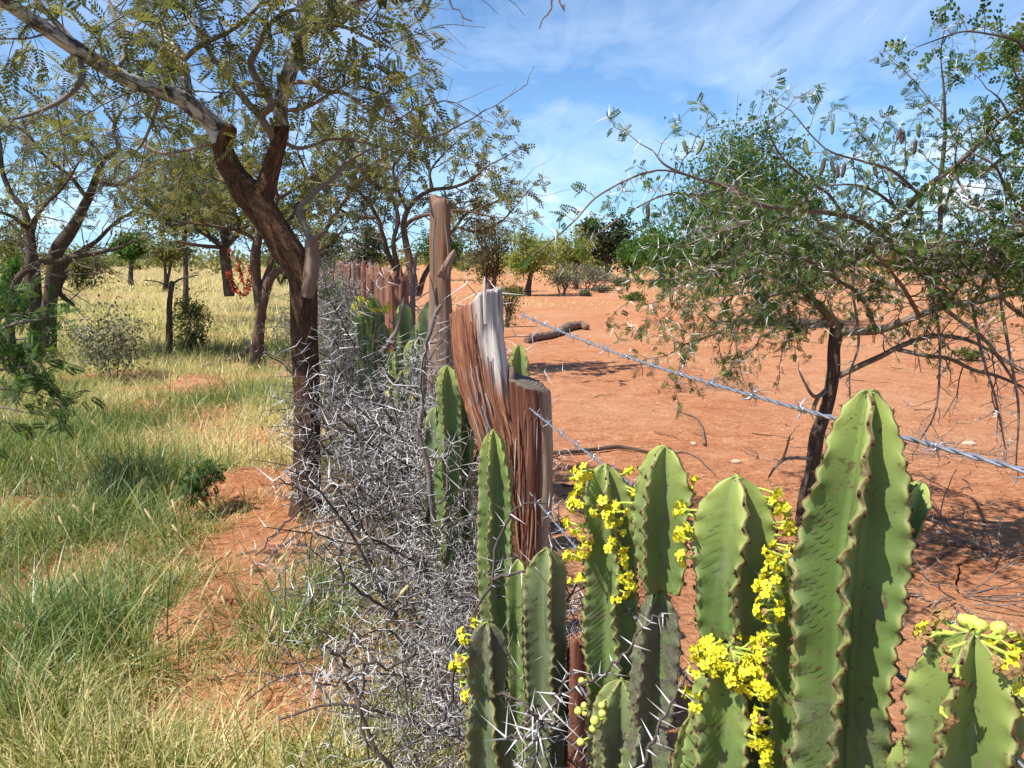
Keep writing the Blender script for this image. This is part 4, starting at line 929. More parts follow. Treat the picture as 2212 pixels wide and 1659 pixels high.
hero_twig('upright dark thorn stem at the near left corner of the brush', [[(860, 1680, 1.7), (800, 1600, 1.7), (770, 1500, 1.7), (745, 1420, 1.72), (760, 1370, 1.72), (800, 1310, 1.75)], [(770, 1500, 1.7), (735, 1470, 1.7)], [(745, 1420, 1.72), (700, 1395, 1.7)]], 0.060, 12, 0.0020, mat='bark_thorn')
hero_twig('curved brown thorn stem rising through the brush to the fan edged spurge', [[(960, 1560, 1.7), (985, 1440, 1.72), (1020, 1340, 1.75), (1060, 1250, 1.78), (1080, 1150, 1.8), (1120, 1095, 1.8), (1180, 1085, 1.8)], [(1060, 1250, 1.78), (1130, 1230, 1.75), (1190, 1180, 1.75)]], 0.050, 9, 0.0018)
hero_twig('grey thorn twig hanging over the lower left of the brush', [[(900, 1400, 1.75), (850, 1440, 1.72), (790, 1430, 1.7), (720, 1480, 1.68), (680, 1470, 1.66)], [(790, 1430, 1.7), (780, 1540, 1.68), (800, 1640, 1.66)]], 0.055, 8, 0.0019)
# ================================================================ trees
def limb(mb, run, k=10, rough=0.12, n=None, Y0=None, seed=0, wscale=1.0, fr=3.5, fl=5):
    """run: (picture x, picture y, depth, width)"""
    p = spline([P(a, b, Y) for a, b, Y, w in run], n or len(run)*5)
    r = np.interp(np.linspace(0, 1, len(p)), np.linspace(0, 1, len(run)), [RW(w, Y) for a, b, Y, w in run])*wscale
    tube(mb, p, r, k, rough, fr=fr, fl=fl, seed=seed)
    return p, r
def spawn(T, p, r, every, L, lev, start=0.15, end=1.0, up=0.25, trop=0.0, rmax=0.006, spread=1.0, out=None, tip=True, **kw):
    s = np.concatenate([[0], np.cumsum(np.linalg.norm(np.diff(p, axis=0), axis=1))]); tot = s[-1]
    d0 = nrm(np.gradient(p, axis=0)); pos = start*tot+every*random.random()
    while pos < tot*end:
        i = min(len(p)-1, int(np.searchsorted(s, pos))); a = np.cross(d0[i], RG.normal(size=3)); a /= np.linalg.norm(a)+1e-9
        d = a*spread+d0[i]*random.uniform(0.2, 0.9)+np.array([0, 0, up])
        if out is not None: d = d+out*random.uniform(0, 1)
        zig(T, p[i], d, L*random.uniform(0.55, 1.25), min(rmax, r[i]*0.5), lev, trop=trop, **kw)
        pos += every*random.uniform(0.6, 1.5)
    if tip: zig(T, p[-1], d0[-1], L*0.8, min(rmax, r[-1]), lev, trop=trop, **kw)

# ---------------------------------------------------------------- the leaning tree left of the fence
random.seed(21); RG = np.random.default_rng(21)
D = 4.55
mt = thing('acacia_tree', 'brown barked acacia tree with forked leaning trunk left of the fence', 'tree', tuple(np.append(GP(662, 1122), 0.0)))
m = MB()
limb(m, [(664, 1150, 4.5, 100), (662, 1122, D, 80), (661, 1085, D, 64), (662, 1000, D, 59), (664, 900, D, 57), (660, 800, D, 55), (657, 700, D, 55), (655, 630, D, 57), (648, 585, D, 60), (622, 540, D, 64), (590, 490, D, 60), (562, 448, D, 62), (532, 415, D, 62), (507, 378, D, 46), (490, 345, D, 44), (480, 310, D, 42)], 28, 0.17, 150, fr=7, fl=5)
limb(m, [(560, 450, D, 40), (572, 410, D, 46), (583, 375, D, 38), (593, 340, D, 34), (603, 305, D, 32), (609, 270, D, 30)], 18, 0.16, 44, seed=2, fr=6)
m.build('trunk', MAT['bark_brown'], mt)
m = MB(); limb(m, [(664, 640, D-0.06, 26), (671, 600, D-0.08, 30), (674, 560, D-0.06, 28), (673, 530, D-0.05, 26), (670, 516, D-0.05, 22)], 12, 0.3, 24, seed=5); m.build('dead_snag', MAT['wood_grey'], mt)
m = MB(); limb(m, [(476, 325, D-0.03, 30), (487, 300, D-0.06, 30), (497, 278, D-0.09, 27), (500, 272, D-0.09, 22)], 12, 0.3, 16, seed=7); m.build('broken_stub', MAT['bark_brown'], mt)
T = TW(); LIMBS = [
 ('L', [(482, 312, D, 42), (468, 280, D, 40), (445, 255, D-0.05, 35), (420, 235, D-0.1, 37), (390, 212, D-0.15, 36), (340, 195, D-0.25, 32), (295, 180, D-0.35, 30), (250, 160, D-0.45, 30), (205, 130, D-0.55, 32), (150, 95, D-0.7, 31), (100, 62, D-0.8, 29), (50, 30, D-0.9, 28), (0, -5, D-1.0, 27), (-80, -60, D-1.2, 22)]),
 ('L', [(402, 222, D-0.12, 26), (399, 170, D-0.1, 24), (391, 130, D-0.05, 20), (372, 95, D, 20), (345, 60, D+0.1, 20), (315, 25, D+0.15, 19), (285, -20, D+0.2, 18), (240, -80, D+0.3, 14)]),
 ('S', [(393, 133, D-0.05, 11), (430, 100, D-0.1, 10), (480, 75, D-0.1, 10), (520, 50, D-0.15, 9), (560, 10, D-0.2, 7), (590, -30, D-0.2, 6)]),
 ('S', [(165, 100, D-0.65, 14), (140, 70, D-0.6, 13), (115, 42, D-0.6, 12), (78, 0, D-0.6, 11), (40, -60, D-0.6, 9)]),
 ('S', [(170, 125, D-0.6, 14), (179, 160, D-0.7, 12), (167, 187, D-0.75, 11), (139, 212, D-0.8, 10), (111, 229, D-0.85, 9), (69, 246, D-0.9, 7), (30, 257, D-1.0, 5)]),
 ('L', [(608, 275, D, 30), (606, 226, D, 30), (620, 173, D-0.05, 30), (635, 128, D-0.1, 30), (651, 87, D-0.15, 32), (658, 55, D-0.2, 26), (653, 0, D-0.2, 22), (648, -70, D-0.2, 18)]),
 ('L', [(654, 75, D-0.2, 26), (677, 56, D-0.25, 26), (711, 31, D-0.35, 24), (746, 12, D-0.45, 23), (810, -18, D-0.6, 22), (900, -60, D-0.9, 18), (1000, -90, D-1.2, 15), (1120, -100, D-1.5, 12), (1220, -90, D-1.7, 9)]),
 ('S', [(592, 305, D, 15), (583, 285, D-0.05, 15), (555, 243, D-0.1, 15), (534, 222, D-0.1, 14), (514, 194, D-0.1, 13), (486, 156, D-0.1, 12), (458, 121, D-0.1, 11), (434, 76, D-0.1, 10), (406, 28, D, 9), (390, -20, D, 8)]),
 ('S', [(560, 250, D-0.12, 14), (586, 228, D-0.15, 16), (575, 205, D-0.15, 16), (555, 173, D-0.2, 15), (541, 135, D-0.2, 14), (562, 94, D-0.25, 12), (574, 62, D-0.3, 11), (620, 25, D-0.3, 8), (680, 20, D-0.35, 6)]),
 ('S', [(622, 178, D-0.05, 10), (670, 179, D-0.15, 9), (705, 198, D-0.2, 9), (743, 201, D-0.25, 8), (791, 233, D-0.3, 8), (826, 257, D-0.35, 7), (857, 265, D-0.4, 7), (875, 285, D-0.4, 6), (895, 295, D-0.4, 5), (930, 298, D-0.45, 5), (958, 288, D-0.45, 4), (1000, 267, D-0.5, 3)]),
 ('S', [(655, 60, D-0.2, 9), (708, 54, D-0.35, 8), (746, 59, D-0.4, 7), (791, 80, D-0.5, 6), (812, 90, D-0.5, 5), (861, 111, D-0.6, 3)]),
 ('S', [(612, 240, D, 9), (660, 232, D-0.1, 8), (700, 210, D-0.2, 6), (740, 185, D-0.3, 4)]),
 ('S', [(671, 520, D-0.05, 16), (655, 480, D-0.02, 12), (646, 451, D, 12), (680, 415, D+0.05, 11), (722, 382, D+0.1, 10), (753, 347, D+0.12, 8), (798, 323, D+0.2, 5)]),
 ('S', [(673, 520, D-0.05, 12), (690, 505, D-0.08, 8), (708, 494, D-0.1, 4)]),
 ('S', [(250, 162, D-0.4, 10), (270, 110, D-0.2, 9), (255, 50, D, 8), (230, -10, D+0.1, 6)]),
 ('S', [(345, 196, D-0.25, 9), (330, 260, D-0.1, 7), (300, 320, D+0.2, 5), (250, 360, D+0.4, 4)]),
 ('S', [(600, 300, D, 9), (650, 320, D+0.2, 8), (720, 300, D+0.4, 6), (800, 310, D+0.5, 4)]),
 ('S', [(480, 300, D, 9), (420, 320, D+0.3, 7), (350, 330, D+0.5, 6), (290, 300, D+0.6, 4)]),
]
for i, (kd, run) in enumerate(LIMBS):
    m = MB(); p, r = limb(m, run, 16 if kd == 'L' else 9, 0.13, seed=i+11, n=len(run)*6)
    m.build('limb' if kd == 'L' else 'bough', MAT['bark_lichen'] if kd == 'L' else MAT['bark_twig'], mt)
    if i == 13: continue
    big_ = kd == 'L'
    spawn(T, p, r, 0.13 if big_ else 0.085, 0.66 if big_ else 0.52, 1, 0.25 if i in (0, 5) else 0.12, 0.42 if i == 6 else 1.0, up=0.10, tip=(i != 6), trop=-0.035, rmax=0.0045, seg=0.062, wob=0.22, thL=0, kids=0.62, leaf=2, ratio=(0.4, 0.75))
for (a, b, c) in (((955, -60), (975, 5), (1010, 48)), ((1190, -80), (1193, 0), (1168, 58)), ((1195, -60), (1212, 0), (1217, 20))):
    Yt = 3.3 if a[0] < 1000 else 2.95
    zz3 = spline([P(*a, Yt), P(*b, Yt), P(*c, Yt)], 9)+RG.normal(0, 0.006, (9, 3)); tube(T.wood, zz3, np.linspace(0.006, 0.002, 9), 5)
T.wood.build('twigs', MAT['bark_twig'], mt, kind='stuff')
lv = [l for l in T.leaves if random.random() < 0.66 and l[0][0] < -0.10*l[0][1]+0.05 and l[0][2] > 2.1+0.35*random.random() and not (l[0][1] < 3.2 and l[0][2] < 2.6)]
lm = MB(); scatter_leaves(lm, lv, LEAF6, 0.092, 0.5, 0.7, 0.40); lm.build('foliage', MAT['leaf_main'], mt, kind='stuff')
NLEAF = {'main': len(lv)}

# ---------------------------------------------------------------- mid-distance trees, built the same way from fewer runs
def mid_tree(label, runs, mat_bark, mat_leaf, every=0.3, L=0.8, lev=1, leaf=1, lsize=0.12, shape=LEAF5, keep=1.0, start=0.3, up=0.2, trop=-0.02, name='acacia_tree', extra=None, group=None, seg=0.12, kids=0.6, twig='bark_twig', rmax=0.012, thL=0.0, wob=0.24, rough=0.15, droop=0.3, zmin=None):
    x, y, Y, w = runs[0][0]; b = P(x, y, Y); g = gz(b[0], Y)
    th = thing(name, label, 'tree', (b[0], Y, g), group); T = TW()
    for i, run in enumerate(runs):
        m = MB()
        if P(run[0][0], run[0][1], run[0][2])[2] < 0.5 and i < 6:
            q = P(run[0][0], run[0][1], run[0][2]); 
            # carry stems that start above the grass down to the soil
            ex = np.array([q[0], q[1], gz(q[0], q[1])-0.05])
            p = spline([P(a, c, d_) for a, c, d_, e in run], len(run)*5); r = np.interp(np.linspace(0, 1, len(p)), np.linspace(0, 1, len(run)), [RW(e, d_) for a, c, d_, e in run])
            if q[2] > ex[2]+0.02: p = np.vstack([ex, p]); r = np.append(r[0]*1.25, r)
            tube(m, p, r, 10, rough, fr=5, fl=4, seed=i)
        else: p, r = limb(m, run, 8, rough, seed=i)
        m.build('trunk' if i == 0 else 'limb', MAT[mat_bark], th)
        spawn(T, p, r, every, L, lev, start if i else max(start, 0.55), 1.0, up=up, trop=trop, rmax=rmax, seg=seg, wob=wob, thL=thL, kids=kids, leaf=leaf, ratio=(0.4, 0.75))
    T.wood.build('twigs', MAT[twig], th, kind='stuff')
    lv = [l for l in T.leaves if random.random() < keep and (zmin is None or l[0][2] > zmin+0.5*random.random())]; NLEAF[label[:18]] = len(lv)
    lm = MB(); scatter_leaves(lm, lv, shape, lsize, 0.6, 0.65, droop); lm.build('foliage', MAT[mat_leaf], th, kind='stuff')
    if thL: 
        tm = MB(); cones(tm, T.tp, T.td, np.array(T.tl), 0.004); tm.build('thorns', MAT['thorn_pale'], th, kind='stuff', smooth=False)
    return th
random.seed(31)
Q = 12.5
mid_tree('multi stemmed acacia with dark trunks at the left edge of the grass', [
 [(100, 760, Q, 40), (104, 690, Q, 32), (112, 620, Q, 28), (116, 580, Q, 30), (122, 545, Q, 28), (148, 505, Q, 26), (165, 480, Q, 22), (190, 430, Q, 18), (205, 390, Q, 14), (225, 345, Q, 12), (255, 320, Q, 10), (245, 280, Q, 8), (262, 240, Q, 6)],
 [(75, 755, Q-0.3, 26), (76, 680, Q-0.3, 22), (66, 600, Q-0.3, 20), (68, 540, Q-0.3, 20), (62, 490, Q-0.3, 16), (50, 450, Q-0.3, 12), (25, 420, Q-0.3, 11), (5, 370, Q-0.3, 10), (0, 320, Q-0.3, 9), (-10, 250, Q, 6)],
 [(28, 760, Q-0.5, 16), (22, 690, Q-0.5, 14), (25, 640, Q-0.5, 13), (40, 600, Q-0.5, 13), (80, 570, Q-0.5, 13), (125, 565, Q-0.5, 12), (160, 555, Q-0.5, 11), (215, 545, Q-0.5, 9), (258, 535, Q-0.5, 7), (290, 520, Q-0.5, 4)],
 [(120, 600, Q, 16), (145, 565, Q+0.2, 14), (180, 540, Q+0.3, 12), (210, 520, Q+0.3, 9), (250, 480, Q+0.3, 7), (300, 450, Q+0.5, 4)],
 [(118, 610, Q, 14), (140, 590, Q+0.4, 13), (128, 630, Q+0.4, 11), (160, 660, Q+0.5, 8)],
 [(85, 680, Q+0.2, 12), (84, 620, Q+0.2, 11), (78, 560, Q+0.2, 10), (70, 510, Q+0.3, 8), (90, 450, Q+0.4, 6), (130, 400, Q+0.5, 5), (140, 330, Q+0.5, 4)],
 [(66, 500, Q-0.3, 10), (30, 470, Q-0.6, 8), (-10, 455, Q-0.8, 5)], [(190, 430, Q, 10), (150, 380, Q-0.4, 8), (100, 340, Q-0.6, 6), (60, 290, Q-0.8, 4)],
 [(205, 390, Q, 9), (250, 400, Q-0.2, 7), (300, 380, Q-0.4, 5)], [(62, 490, Q-0.3, 9), (100, 440, Q-0.8, 7), (140, 400, Q-1.0, 5), (170, 350, Q-1.2, 4)], [(225, 345, Q, 9), (190, 300, Q, 7), (160, 250, Q, 5), (120, 210, Q+0.3, 3)]],
 'bark_dark', 'leaf_main', 0.14, 0.80, 1, 4, 0.115, LEAF4, 0.66, 0.25, zmin=2.0)
Q = 11.3
mid_tree('slim forked acacia with exposed root behind the leaning tree', [
 [(555, 775, Q, 34), (556, 744, Q, 26), (562, 692, Q, 21), (573, 633, Q, 20), (587, 597, Q, 17), (612, 576, Q, 15), (640, 555, Q, 12), (700, 500, Q, 9), (740, 440, Q, 7), (780, 380, Q, 5)],
 [(566, 690, Q+0.15, 20), (559, 640, Q+0.15, 22), (552, 590, Q+0.15, 22), (553, 540, Q+0.15, 20), (560, 490, Q+0.2, 16), (540, 440, Q+0.2, 12), (500, 400, Q+0.3, 9), (450, 380, Q+0.3, 6)],
 [(562, 630, Q+0.15, 13), (585, 570, Q+0.2, 12), (600, 520, Q+0.3, 10), (640, 450, Q+0.4, 8), (660, 380, Q+0.4, 6), (640, 320, Q+0.5, 4)],
 [(555, 520, Q+0.2, 9), (520, 500, Q, 8), (470, 490, Q-0.3, 6), (400, 480, Q-0.5, 4)], [(560, 490, Q+0.2, 9), (600, 430, Q, 7), (560, 360, Q, 6), (520, 310, Q, 4)], [(640, 555, Q, 8), (690, 540, Q-0.2, 6), (740, 500, Q-0.3, 4)],
 [(600, 430, Q, 7), (680, 380, Q, 6), (740, 330, Q+0.3, 4)], [(540, 440, Q+0.2, 7), (470, 430, Q+0.4, 5), (400, 400, Q+0.5, 4), (350, 360, Q+0.5, 3)]],
 'bark_red', 'leaf_main', 0.135, 0.75, 1, 5, 0.12, LEAF4, 0.95, 0.22, zmin=1.9)
Q = 10.5
mid_tree('spreading acacia behind the tall trunk post with crown against the sky', [
 [(893, 640, Q, 24), (891, 600, Q, 20), (884, 560, Q, 17), (877, 525, Q, 15), (872, 490, Q, 13), (880, 455, Q, 11), (905, 425, Q, 9), (935, 410, Q, 8), (975, 405, Q, 7), (1015, 390, Q, 6), (1050, 360, Q, 4)],
 [(860, 640, Q+0.2, 17), (857, 590, Q+0.2, 14), (840, 553, Q+0.2, 12), (828, 514, Q+0.3, 10), (815, 470, Q+0.3, 9), (790, 430, Q+0.3, 8), (760, 405, Q+0.3, 7), (715, 400, Q+0.4, 5)],
 [(878, 640, Q+0.1, 14), (868, 600, Q+0.1, 12), (855, 560, Q+0.1, 11), (850, 520, Q, 10), (860, 470, Q, 9), (840, 420, Q, 8), (800, 390, Q, 6), (770, 350, Q, 4)],
 [(905, 640, Q+0.2, 13), (915, 600, Q+0.2, 12), (938, 560, Q+0.3, 10), (960, 520, Q+0.3, 9), (985, 490, Q+0.3, 7), (1010, 460, Q+0.4, 6), (1060, 440, Q+0.5, 4)],
 [(872, 490, Q, 9), (900, 470, Q-0.3, 8), (950, 460, Q-0.5, 6), (1000, 455, Q-0.6, 5), (1070, 470, Q-0.8, 3)], [(880, 455, Q, 8), (860, 410, Q, 7), (850, 360, Q, 6), (880, 320, Q, 4)],
 [(935, 410, Q, 6), (930, 370, Q+0.3, 5), (960, 330, Q+0.3, 4)], [(985, 490, Q+0.3, 6), (1030, 500, Q+0.2, 5), (1080, 480, Q, 4), (1110, 450, Q, 3)], [(815, 470, Q+0.3, 7), (770, 470, Q+0.2, 6), (730, 450, Q, 4)]],
 'bark_red', 'leaf_main', 0.11, 0.66, 1, 5, 0.11, LEAF4, 0.95, 0.25, droop=0.5, zmin=1.8)
Q = 19.0
mid_tree('round crowned green acacia with single thick trunk in the grass field', [
 [(496, 640, Q, 22), (492, 600, Q, 22), (487, 560, Q, 22), (484, 530, Q, 22)], [(484, 535, Q, 14), (450, 510, Q, 11), (410, 490, Q, 8), (360, 480, Q, 5)], [(486, 535, Q, 14), (520, 500, Q, 11), (560, 470, Q, 8), (610, 450, Q, 5)],
 [(485, 535, Q, 13), (480, 480, Q, 11), (460, 430, Q, 9), (430, 390, Q, 5)], [(485, 530, Q, 12), (500, 470, Q+0.5, 10), (520, 410, Q+0.5, 8), (510, 370, Q+0.5, 4)], [(450, 510, Q, 8), (420, 450, Q-0.5, 7), (380, 420, Q-0.5, 4)], [(520, 500, Q, 8), (500, 440, Q-1, 6), (470, 400, Q-1, 4)],
 [(484, 535, Q, 10), (430, 530, Q-0.8, 7), (380, 520, Q-1, 4)]],
 'bark_dark', 'leaf_olive', 0.20, 1.2, 1, 4, 0.20, LEAF3, 1.0, 0.25, seg=0.15, zmin=1.9)

# feathery green shrub hanging in from the left edge
random.seed(41)
mid_tree('feathery bright green acacia shrub at the left edge near the grass', [
 [(-160, 1060, 4.9, 20), (-130, 900, 4.9, 16), (-90, 800, 4.9, 13), (-40, 740, 4.9, 10), (30, 700, 4.85, 7), (90, 690, 4.8, 4)], [(-120, 880, 4.9, 10), (-60, 830, 4.8, 8), (0, 800, 4.75, 6), (70, 790, 4.7, 3)], [(-120, 900, 4.9, 9), (-60, 890, 4.7, 7), (0, 880, 4.6, 5), (50, 890, 4.6, 3)], [(-100, 820, 4.9, 9), (-50, 770, 5.1, 7), (10, 740, 5.2, 5), (60, 730, 5.2, 3)], [(-60, 850, 4.8, 8), (0, 840, 4.9, 5), (70, 850, 5.0, 3)], [(-60, 780, 4.8, 7), (0, 690, 5.0, 5), (50, 680, 5.0, 3)]],
 'bark_twig', 'leaf_green', 0.075, 0.26, 1, 2, 0.082, LEAF8, 1.0, 0.35, name='acacia_shrub', seg=0.04, rmax=0.003, droop=0.4)

# ---------------------------------------------------------------- the thorn acacia right of the wire
random.seed(51)
A = 4.35
ra = thing('thorn_acacia', 'low spreading thorn acacia with dark crooked trunk behind the barbed wire', 'tree', tuple(np.append(GP(1738, 1160), 0.0)))
m = MB()
limb(m, [(1725, 1185, A, 60), (1737, 1155, A, 46), (1742, 1080, A, 34), (1755, 1014, A, 31), (1766, 940, A, 29), (1786, 876, A, 27), (1800, 806, A, 26), (1801, 754, A, 25), (1807, 715, A, 27), (1806, 700, A, 24)], 20, 0.2, 70, fr=6, fl=6)
m.build('trunk', MAT['bark_dark'], ra)
AL = [
 [(1807, 702, A, 22), (1777, 667, A-0.05, 19), (1748, 643, A-0.1, 18), (1741, 615, A-0.12, 17), (1790, 585, A-0.2, 15), (1850, 559, A-0.3, 15), (1885, 531, A-0.4, 14), (1906, 500, A-0.45, 14), (1947, 462, A-0.55, 14), (1985, 420, A-0.65, 13), (2017, 392, A-0.75, 12), (2055, 365, A-0.8, 11), (2124, 302, A-0.9, 9), (2162, 260, A-1.0, 8), (2230, 215, A-1.1, 6)],
 [(2045, 372, A-0.8, 11), (2085, 367, A-0.85, 10), (2128, 368, A-0.9, 9), (2173, 337, A-1.0, 8), (2240, 300, A-1.1, 6)],
 [(2015, 560, A-0.6, 11), (2030, 500, A-0.62, 10), (2031, 400, A-0.65, 9), (2041, 300, A-0.7, 8), (2041, 243, A-0.75, 6), (2039, 194, A-0.78, 4), (2034, 146, A-0.8, 3)],
 [(1880, 535, A-0.4, 13), (1926, 528, A-0.5, 11), (1867, 483, A-0.6, 12), (1822, 465, A-0.75, 11), (1722, 451, A-1.0, 10), (1669, 448, A-1.1, 9), (1624, 434, A-1.2, 8), (1590, 406, A-1.3, 7), (1527, 392, A-1.45, 6), (1444, 361, A-1.6, 5), (1410, 325, A-1.6, 3)],
 [(1527, 392, A-1.45, 5), (1420, 368, A-1.7, 4), (1300, 418, A-1.8, 4), (1240, 478, A-1.85, 3.5), (1172, 537, A-1.9, 3)],
 [(1590, 406, A-1.3, 5), (1500, 420, A-1.5, 4), (1432, 422, A-1.6, 4), (1345, 467, A-1.65, 3.5), (1285, 510, A-1.7, 3)],
 [(1811, 716, A, 18), (1850, 717, A-0.05, 17), (1892, 714, A-0.1, 17), (1930, 703, A-0.15, 17), (1985, 681, A-0.2, 16), (2041, 660, A-0.25, 16), (2103, 653, A-0.3, 15), (2173, 636, A-0.4, 13), (2260, 625, A-0.5, 9)],
 [(2030, 662, A-0.25, 11), (2028, 630, A-0.3, 11), (2006, 608, A-0.4, 10), (1990, 560, A-0.5, 8), (1960, 500, A-0.6, 6), (1930, 440, A-0.6, 4)],
 [(2041, 668, A-0.25, 9), (2086, 702, A-0.3, 8), (2124, 730, A-0.35, 8), (2156, 771, A-0.4, 7), (2195, 830, A-0.4, 5)],
 [(1812, 812, A, 14), (1860, 789, A-0.05, 13), (1906, 768, A-0.1, 12), (1937, 751, A-0.1, 11), (1985, 733, A-0.15, 11), (2027, 726, A-0.2, 10), (2086, 733, A-0.2, 8), (2138, 758, A-0.25, 6), (2200, 800, A-0.3, 4)],
 [(1938, 755, A-0.1, 9), (1999, 768, A-0.2, 9), (2051, 775, A-0.25, 9), (2103, 799, A-0.3, 8), (2156, 813, A-0.4, 7), (2230, 845, A-0.5, 5)],
 [(1788, 840, A, 12), (1768, 856, A-0.05, 10), (1752, 850, A-0.08, 7), (1728, 806, A-0.1, 4)], [(1768, 856, A-0.05, 9), (1758, 885, A-0.05, 9), (1775, 905, A-0.02, 9)],
 [(1752, 990, A-0.05, 10), (1701, 990, A-0.12, 8), (1676, 1008, A-0.15, 6), (1660, 1032, A-0.18, 4)], [(1690, 994, A-0.13, 6), (1699, 970, A-0.15, 5), (1706, 942, A-0.15, 3)],
 [(1741, 625, A-0.1, 9), (1652, 643, A-0.3, 7), (1593, 688, A-0.5, 6), (1558, 716, A-0.6, 5), (1478, 744, A-0.8, 3)],
 [(1777, 690, A-0.05, 8), (1739, 702, A-0.2, 6), (1652, 723, A-0.4, 4), (1635, 745, A-0.4, 3)],
 [(1790, 585, A-0.2, 10), (1730, 560, A-0.4, 9), (1660, 545, A-0.7, 7), (1590, 560, A-0.9, 6), (1500, 600, A-1.1, 4), (1440, 640, A-1.2, 3)],
 [(1741, 615, A-0.1, 10), (1700, 580, A+0.2, 8), (1650, 520, A+0.4, 7), (1600, 480, A+0.6, 5), (1540, 450, A+0.7, 4)],
 [(1850, 559, A-0.3, 9), (1800, 520, A+0.1, 8), (1750, 500, A+0.3, 6), (1690, 500, A+0.5, 4)],
 [(1822, 465, A-0.75, 7), (1790, 420, A-0.8, 6), (1740, 385, A-0.9, 5), (1690, 340, A-1.0, 4), (1660, 275, A-1.1, 3), (1700, 235, A-1.1, 2)],
 [(1985, 420, A-0.65, 7), (1930, 370, A-0.8, 6), (1870, 350, A-0.9, 5), (1800, 330, A-1.0, 4), (1760, 300, A-1.0, 3), (1710, 240, A-1.05, 2)],
 [(1985, 681, A-0.2, 9), (1960, 640, A+0.2, 8), (1900, 600, A+0.4, 6), (1850, 580, A+0.6, 4)], [(2103, 653, A-0.3, 9), (2130, 600, A-0.5, 8), (2150, 540, A-0.6, 6), (2180, 470, A-0.7, 4)], [(2055, 368, A-0.8, 6), (2090, 420, A-1.0, 5), (2140, 470, A-1.2, 4), (2200, 500, A-1.3, 3)],
 [(2000, 600, A-0.4, 8), (2060, 560, A-0.2, 7), (2120, 540, A, 5), (2190, 545, A, 4)],
 [(1741, 615, A-0.1, 9), (1690, 600, A-0.3, 8), (1620, 600, A-0.5, 6), (1540, 590, A-0.7, 4), (1470, 600, A-0.8, 3)], [(1892, 712, A-0.1, 9), (1860, 640, A-0.2, 8), (1800, 600, A-0.4, 7), (1740, 560, A-0.6, 5), (1660, 560, A-0.8, 4)],
 [(1985, 681, A-0.2, 9), (1950, 620, A-0.5, 8), (1900, 560, A-0.7, 6), (1850, 520, A-0.9, 5), (1780, 490, A-1.0, 3)], [(2041, 660, A-0.25, 9), (2080, 610, A-0.5, 8), (2110, 560, A-0.6, 6), (2170, 530, A-0.7, 5), (2230, 540, A-0.8, 3)],
 [(1906, 500, A-0.45, 8), (1960, 520, A-0.6, 7), (2020, 530, A-0.8, 6), (2090, 520, A-0.9, 4), (2160, 560, A-1.0, 3)], [(1947, 462, A-0.55, 7), (1900, 420, A-0.6, 6), (1850, 400, A-0.7, 5), (1790, 400, A-0.8, 3)],
 [(1669, 448, A-1.1, 6), (1620, 480, A-1.2, 5), (1560, 500, A-1.3, 4), (1480, 530, A-1.4, 3)], [(1777, 667, A, 8), (1720, 640, A+0.3, 7), (1640, 630, A+0.5, 5), (1560, 640, A+0.6, 4)]]
T = TW(); bare = {8, 9, 10, 11, 12, 13, 14}
Tb = TW()
for i, run in enumerate(AL):
    m = MB(); p, r = limb(m, run, 8, 0.16, seed=i+3, n=len(run)*5); m.build('limb', MAT['bark_thorn'], ra)
    if i in (11, 12, 13, 14): 
        spawn(Tb, p, r, 0.14, 0.10, 0, 0.3, rmax=0.003, seg=0.04, wob=0.4, thL=0.02, leaf=0); continue
    kw = dict(seg=0.042, wob=0.30, thL=0.055, kids=0.50, ratio=(0.35, 0.7), thp=0.36)
    if i in bare: spawn(Tb, p, r, 0.07, 0.30, 1, 0.2, up=-0.1, trop=-0.06, rmax=0.004, leaf=0, **kw)
    elif i in (4, 5): spawn(T, p, r, 0.05, 0.09, 0, 0.1, up=-0.1, rmax=0.003, leaf=3, **kw)
    else: spawn(T, p, r, 0.050 if i not in (3, 20, 21) else 0.080, 0.31 if i not in (3, 20, 21) else 0.2, 1, 0.12, up=0.05, trop=-0.01, rmax=0.004, leaf=3, **kw)
# long pale twigs that hang down in front
for run in ([(1840, 626, A-0.5, 6), (1853, 702, A-0.5, 6), (1853, 754, A-0.5, 5), (1836, 806, A-0.5, 4), (1836, 850, A-0.5, 3)], [(1999, 598, A-0.5, 6), (2024, 685, A-0.5, 6), (2030, 782, A-0.5, 5), (2020, 890, A-0.5, 4), (1985, 955, A-0.5, 3)], [(2100, 655, A-0.4, 7), (2120, 760, A-0.5, 6), (2150, 860, A-0.5, 5), (2170, 960, A-0.5, 3)], [(2160, 640, A-0.5, 7), (2180, 760, A-0.6, 6), (2200, 880, A-0.6, 5), (2195, 1000, A-0.6, 3)], [(1600, 690, A-0.6, 4), (1590, 740, A-0.6, 3), (1600, 800, A-0.6, 2)]):
    m = MB(); p, r = limb(m, run, 7, 0.15); m.build('hanging_twig', MAT['bark_twig'], ra)
    spawn(Tb, p, r, 0.06, 0.13, 1, 0.2, up=-0.1, trop=-0.05, rmax=0.003, seg=0.035, wob=0.35, thL=0.035, kids=0.35, leaf=0, thp=0.5)
T.wood.build('twigs', MAT['bark_thorn'], ra, kind='stuff'); Tb.wood.build('bare_twigs', MAT['bark_thorn'], ra, kind='stuff')
tm = MB(); cones(tm, T.tp+Tb.tp, T.td+Tb.td, np.array(T.tl+Tb.tl), 0.0022); tm.build('thorns', MAT['thorn_pale'], ra, kind='stuff', smooth=False)
lv = T.leaves; NLEAF['acacia'] = len(lv)
lm = MB(); scatter_leaves(lm, lv, feather(5, 0.40, 0.10), 0.032, 0.7, 0.6, 0.2); lm.build('foliage', MAT['leaf_acacia'], ra, kind='stuff')
